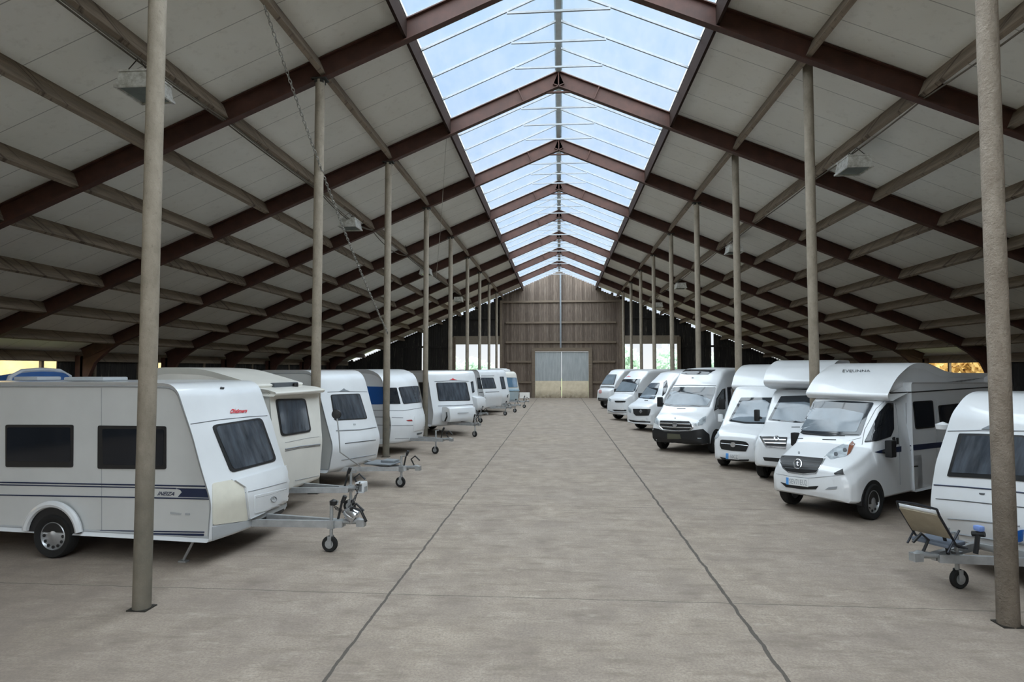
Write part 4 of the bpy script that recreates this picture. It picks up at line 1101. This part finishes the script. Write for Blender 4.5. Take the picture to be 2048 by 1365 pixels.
ws = v.patch('windscreen', SCR, [(1457, 843), (1482, 796), (1550, 796), (1556, 809.6), (1543, 849.4), (1490, 848)], .01, 2)
v.patch('windscreen_blind', SCREEN, [(1463, 841), (1484, 803), (1530, 801), (1546, 812), (1534, 846), (1490, 845)], .014, 2, parent=ws)  # pale area: blind and painted reflection together
gr = v.patch('grille', BLACKP, [(1440.8, 881.3), (1444, 880), (1467, 881.3), (1491.6, 884), (1497.8, 889.7), (1492, 903.6), (1463.7, 902), (1442.8, 898.7), (1440, 891.8)], .012, 1.5)
v.line([(1442, 887), (1467, 889), (1496, 892)], CHROME, .03, 'grille_slat', gr)
v.patch('emblem', CHROME, [(1461.5, 884.8), (1471.5, 885), (1471.5, 894.8), (1461.5, 894.5)], .03, 4.5)
pl = v.patch('number_plate', PLATE, [(1452.2, 907), (1478.3, 909), (1478, 919.6), (1451.9, 917.5)], .02, 0)
v.patch('plate_band', PLATEB, [(1452.2, 907), (1457.5, 907.4), (1457.3, 918), (1451.9, 917.5)], .024, 0, parent=pl)
v.text('50CZ', [(1461, 909.6), (1476, 910.6), (1476, 917.3), (1461, 916.3)], INK, 'plate_lettering', pl, th=.026)
v.patch('air_intake', BLACKP, [(1439.4, 914), (1451.9, 917), (1477.6, 919.5), (1498.5, 919.5), (1497, 922.5), (1463.7, 922), (1444, 919)], .008, 0.5)
v.patch('headlight', LAMPC, [(1431, 868), (1436.6, 862.5), (1438.7, 871), (1434.5, 877), (1428, 880)], .012, 1)
wheels(v, -.8, -4.4, .34); v.mirror(-1.02, -.7, 1.28, WHITE, .12, .22, .12, .06)
# R5 ------------------------------------------------------------- van with black bumper
v = motor('camper_van', 'white high roof camper van with a black bumper and a dark roof window', 'van', (3.11, 21.31), -126, 1.95, -.22)
keys = van_keys(1.95, 1.12, -.85, 1.5, -1.5, 2.2, -5.6, 2.78, -2.4, low=.38, zb=.34, wtop=.84)
v.shell('body', loft(keys), WHITE)
bp = v.patch('bumper', BLACKP, [(1301.4, 855.7), (1317, 858), (1327.4, 862.6), (1348, 864), (1378.7, 863.3), (1385.5, 861.2), (1405.3, 858.5), (1417.6, 869.4), (1419, 888), (1389, 889.2), (1348, 888), (1304, 883.8)], .025, 1, rings=8)
ws = v.patch('windscreen', SCR, [(1338.8, 775), (1431.5, 775), (1429, 787), (1418.6, 815), (1357, 814.5), (1323.5, 811), (1331.5, 790)], .01, 2)
v.patch('windscreen_blind', SCREEN, [(1338, 786), (1352, 783), (1360, 788), (1395, 790), (1422, 800), (1414, 812), (1357, 811.5), (1329, 808.5)], .014, 2, parent=ws)  # pale area: blind and painted reflection together
v.patch('roof_window', GLASS, [(1362, 747.7), (1370, 739.7), (1431.5, 740.5), (1415.4, 749.5), (1373.4, 749.3)], .014, 1)
v.line([(1336, 771.5), (1380, 771), (1432, 772)], SEAM, .03)
v.window([(1428, 822.5), (1433, 797), (1444.4, 779), (1450, 777.4), (1451, 803), (1441, 815)], rnd=1, name='door_window')
v.window([(1454, 774.7), (1472, 773.5), (1473.5, 807), (1456, 815.8)], rnd=1.5, name='side_window')
v.patch('headlight', LAMPC, [(1388, 850), (1405.7, 835.4), (1412, 833), (1410.5, 845), (1404, 850.7), (1391, 853)], .012, 1)
v.patch('headlight', LAMPC, [(1305.7, 832), (1317, 838.6), (1317, 850.7), (1307.4, 845)], .012, 1)
gr = v.patch('grille', BLACKP, [(1320.5, 842), (1378.7, 843.4), (1382, 849), (1384, 855), (1378.7, 860.5), (1348, 861), (1326, 858.5), (1320, 853)], .014, 1.5)
v.line([(1320, 846.7), (1350, 848), (1381.4, 849.2)], CHROME, .06, 'grille_slat', gr); v.line([(1320.5, 853), (1350, 855.5), (1383, 856)], CHROME, .05, 'grille_slat', gr)
v.line([(1319, 853), (1326, 860), (1348, 862.6), (1379, 862), (1386, 855.5), (1383, 847)], CHROME, .05, 'grille_trim', gr)
v.patch('emblem', CHROME, [(1345.8, 845), (1354.8, 845), (1354.8, 854.2), (1345.8, 854.2)], .035, 4)
v.patch('number_plate', mat('dull_olive_plate', '4a4a3c', .5), [(1335.6, 867.4), (1361, 869.4), (1363, 878.3), (1335.6, 878)], .04, 0)
v.patch('fog_lamp', LAMPC, [(1395, 876), (1403, 876.5), (1401, 878), (1396, 878)], .034, 0)
v.patch('bonnet_badge', SEAM, [(1348, 836), (1352, 836), (1351, 838), (1349, 838)], .01, 0); v.line([(1354, 818), (1371, 818)], DSEAM, .03, 'bonnet_vent'); v.patch('roof_badge', SEAM, [(1383.5, 755), (1387, 755), (1387, 757.5), (1383.5, 757.5)], .01, 0)
wheels(v, -.9, -4.4, .36, .34); v.mirror(-1.05, .95, 1.55, BLACKP, .18, .34, .16, .08); v.mirror(-1.05, -.95, 1.55, BLACKP, .16, .34, .16, .06)
# R6 ------------------------------------------------------------- black grille van
v = motor('camper_van', 'white van with a black grille and diamond badge, left of the black bumpered van', 'van', (3.11, 28.74), -150, 1.85)
v.shell('body', loft(van_keys(1.85, 1.12, -.85, 1.5, -1.45, 2.2, -5.5, 2.68, -2.3, low=.34, zb=.3, wtop=.84)), WHITE)
ws = v.patch('windscreen', SCR, [(1271, 795.8), (1282.3, 768), (1292.6, 767), (1319.8, 766.5), (1315.7, 782.5), (1309, 798.9), (1287.5, 797.8)], .012, 1)
v.patch('windscreen_blind', SCREEN, [(1275, 794.5), (1282, 776), (1290, 772), (1300, 777), (1314, 782), (1308, 796.5), (1288, 796)], .016, 1, parent=ws)  # pale area: blind and painted reflection together
v.patch('grille', BLACKP, [(1266, 818.4), (1301.3, 818.9), (1300.8, 823.5), (1297.7, 831.7), (1272, 832), (1267.5, 827.6)], .014, 1)
v.patch('emblem', CHROME, [(1282.3, 819.3), (1285.6, 823.5), (1282.3, 828), (1279.4, 823.5)], .03, 0)
v.patch('headlight', LAMPC, [(1256.7, 814.3), (1262.8, 819.4), (1261.8, 826.6), (1257.2, 823.5)], .012, .5)
v.patch('number_plate', PLATE, [(1275, 837.7), (1291, 837.9), (1291, 842), (1275, 841.8)], .02, 0)
v.patch('lower_bumper', BLACKP, [(1257.5, 839.4), (1274, 842.4), (1300.8, 843.4), (1300.8, 846), (1262, 845)], .012, 0); v.line([(1256.5, 843.5), (1270, 846.5), (1301, 848)], WHITE, .07, 'bumper_lip')
v.window([(1324.4, 793.7), (1327.5, 766), (1333.6, 761), (1335.7, 774), (1331.6, 786.5)], rnd=1, name='door_window')
v.patch('bonnet_badge', DSEAM, [(1289, 801), (1296, 801), (1296, 802.4), (1289, 802.4)], .01, 0); v.patch('roof_badge', SEAM, [(1306, 757), (1309, 757), (1309, 759.5), (1306, 759.5)], .01, 0)
wheels(v, -.9, -4.3, .35); v.mirror(-1.05, -.9, 1.48, BLACKP, .2, .2, .14, .08); v.mirror(-1.05, .9, 1.5, BLACKP, .2, .34, .16, .1)
# R7 ------------------------------------------------------------- plain van
v = motor('camper_van', 'white van with a slim dark slot under its windscreen and a small red roof badge', 'van', (2.62, 34.2), -150, 1.9)
v.shell('body', loft(van_keys(1.9, 1.2, -.6, 1.5, -1.2, 2.26, -5.5, 2.72, -1.9, low=.36, zb=.32, wtop=.9)), WHITE)
ws = v.patch('windscreen', SCR, [(1226, 784), (1235, 759.4), (1281.3, 758.9), (1277.2, 771), (1272, 784.5)], .014, 1)
v.patch('windscreen_blind', SCREEN, [(1229, 783), (1235.5, 764), (1250, 764), (1275, 769), (1270, 783.5)], .018, 1, parent=ws)  # pale area: blind and painted reflection together
v.patch('grille', BLACKP, [(1229, 802), (1251.6, 802), (1250.5, 805.5), (1231, 805.5)], .012, 1)
v.patch('badge', RED, [(1253, 754.2), (1257.5, 752.4), (1262, 754.2)], .012, 0)
v.patch('air_intake', BLACKP, [(1225, 819.8), (1252.6, 820), (1252.6, 823), (1229, 823)], .012, 0.5); v.patch('number_plate', PLATE, [(1234, 815.5), (1248.5, 816), (1248.5, 820.5), (1234, 820)], .02, 0)
v.patch('headlight', LAMPC, [(1216.8, 796), (1222.5, 799), (1222, 804), (1217.5, 802)], .012, .5); v.line([(1216.5, 821), (1228, 824.5), (1253, 825)], SEAM, .06, 'bumper_lip')
wheels(v, -.85, -4.3, .34); v.mirror(-.85, -.93, 1.5, BLACKP, .2, .2, .14, .06)
# R8 ------------------------------------------------------------- last one
v = motor('camper_van', 'white van with a round pinkish corner lamp, farthest in the right row', 'van', (2.66, 44.0), -150, 1.9)
v.shell('body', loft(van_keys(1.9, 1.3, -.35, 1.55, -.9, 2.3, -5.2, 2.72, -1.5, low=.6, zb=.5, wtop=.9)), WHITE)
v.window([(1202.3, 769.6), (1209.5, 749.6), (1233.6, 749.6), (1228, 770)], rnd=1, name='windscreen', gl=SCREEN)
v.patch('marker_lamp', mat('faded_red_lens', 'b98d8a', .3), [(1197.5, 780), (1203.5, 780), (1203.5, 787.5), (1197.5, 787.5)], .012, 2.5)
v.patch('bumper', BLACKP, [(1196.5, 799.5), (1216, 800), (1216, 804), (1198, 804)], .02, 0)
wheels(v, -.8, -4.2, .36, .5)
# R1 ------------------------------------------------------------- near caravan on the right
W = 2.1; deg = -166; bul = .1
v = Veh('caravan', 'white caravan at the right edge with a folding chair lying on its drawbar', 'caravan', origin_from((5.34, 9.45), deg, -bul, -W/2), deg, 'parked caravans')
prof = [(-5, .5, .2), (-4.9, .36, .1), (-.1, .36, .08), (.02, .75, .12), (-.02, 1.05, .1), (-.1, 1.4, .1), (-.42, 2.1, .1), (-.75, 2.42, .4), (-4.8, 2.4, .3), (-5, 1.6, .3)]
v.shell('body', shell(prof, W, .06, bul, xb=-1.2), WHITE)
m = shell(prof, W, .06, bul, xb=-1.2); ed = [(p[0], -p[1], p[2]) for p in m.edge]
for e_ in (m.edge, ed):
    m2 = MB(); m2.tube([tuple(p) for p in e_]+[tuple(e_[0])], .018, 6, cap=False); m2.build('edge_rail', GREYP, v.root, True)
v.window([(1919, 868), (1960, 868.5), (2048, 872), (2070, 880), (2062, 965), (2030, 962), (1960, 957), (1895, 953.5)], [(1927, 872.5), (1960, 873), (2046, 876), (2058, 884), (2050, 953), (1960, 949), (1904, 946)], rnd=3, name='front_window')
v.line([(1890, 863), (1960, 861.5), (2060, 863)], SEAM, .02)
v.patch('badge', GREYMET, [(1964, 859.5), (1971, 856), (1980, 852), (1986, 856), (1994, 859.5)], .014, 0)
v.line([(1862, 970), (1920, 974), (2000, 981), (2060, 988)], NAVY, .02, 'front_stripe'); v.line([(1872, 998), (1930, 1003), (2060, 1017)], DSEAM, .014)
v.line([(1896, 1038), (1950, 1042), (2040, 1053)], SEAM, .02); v.line([(1895, 1066), (1950, 1074), (2060, 1092)], SEAM, .03)
v.patch('front_skirt', GREYP, [(1905, 1078), (1950, 1086), (2060, 1105), (2060, 1118), (2000, 1106), (1925, 1094)], .012, 0)
v.patch('catch', DSEAM, [(1959, 986.5), (1970, 987.5), (1969, 990), (1960, 989.5)], .01, 0)
v.patch('corner_lamp', WHITE, [(1853, 984), (1860, 980.5), (1870, 986), (1873, 1010), (1874, 1044), (1856, 1040), (1852, 1010)], .03, 3)
v.patch('grab_handle', BLUE, [(2037, 1062), (2048, 1060), (2046, 1083), (2036, 1084)], .03, 1)
m = MB(); q = v.I @ un(1886, 852, Y=9.75); m.lathe([(.001, -.06), (.09, -.05), (.1, .02), (.001, .06)], q, (0, 0, 1), 16); m.build('marker_lamp', WHITE, v.root, True)
for sg in (-1, 1): v.arch(-2.4, sg*(W/2-.004), .4, .38); v.wheel(-2.4, sg*(W/2-.08), .32, .19)
m = MB(); m.box((-2.6, 0, .34), (4, 1.2, .1)); m.build('chassis', BLACKP, v.root)
v.drawbar(1.15, .4, -.05, wj=.0, jx=.55, half=.5)
m = MB(); m.tube([(.38, .1, .45), (.33, .1, .72)], .028, 8); m.tube([(.36, .04, .68), (.3, .16, .7)], .035, 8); hb_ = m.build('brake_lever', BLACKP, v.root, True)
m = MB(); m.box((.32, .1, .76), (.08, .1, .07)); m.build('lever_cover', mat('blue_plastic', '7f9ad6', .5), hb_, bevel=.02)
R1 = v
# folding chair on the drawbar
B = v.M @ Vector((.85, -.02, .47))
t = thing('folding_chair', 'folded aluminium camping chair resting on the drawbar of the right hand caravan', 'chair', B, math.radians(-150))
CLOTH = mat('beige_chair_cloth', '9b9280', .8, 0, .12, 8); TUBE = mat('chair_tube', '2b2d33', .35, .5)
def q3(a): return Vector(a)
m = MB()
for y in (-.24, .24):
    m.tube([(-.25, y, .06), (-.02, y, .14), (.3, y*1.02, .52), (.34, y, .6)], .014, 8); m.tube([(.15, y, .06), (.05, y, .16), (-.1, y, .3)], .013, 8)
m.tube([(.34, -.24, .6), (.36, 0, .62), (.34, .24, .6)], .014, 8); m.tube([(-.25, -.24, .06), (-.25, .24, .06)], .014, 8)
m.build('frame', TUBE, t, True)
m = MB(); m.prism([(.05, -.23, .22), (.05, .23, .22), (.31, .23, .53), (.31, -.23, .53)], (-.012, 0, .01), (.012, 0, -.01)); m.build('backrest', CLOTH, t, bevel=.008)
m = MB(); m.box((-.08, 0, .12), (.38, .44, .05)); m.build('seat', mat('dark_grey_cushion', '5c6470', .8), t, bevel=.02)
m = MB(); m.tube([(.29, -.25, .55), (.3, .25, .55)], .022, 8); m.build('headrest_bar', WHITE, t, True)
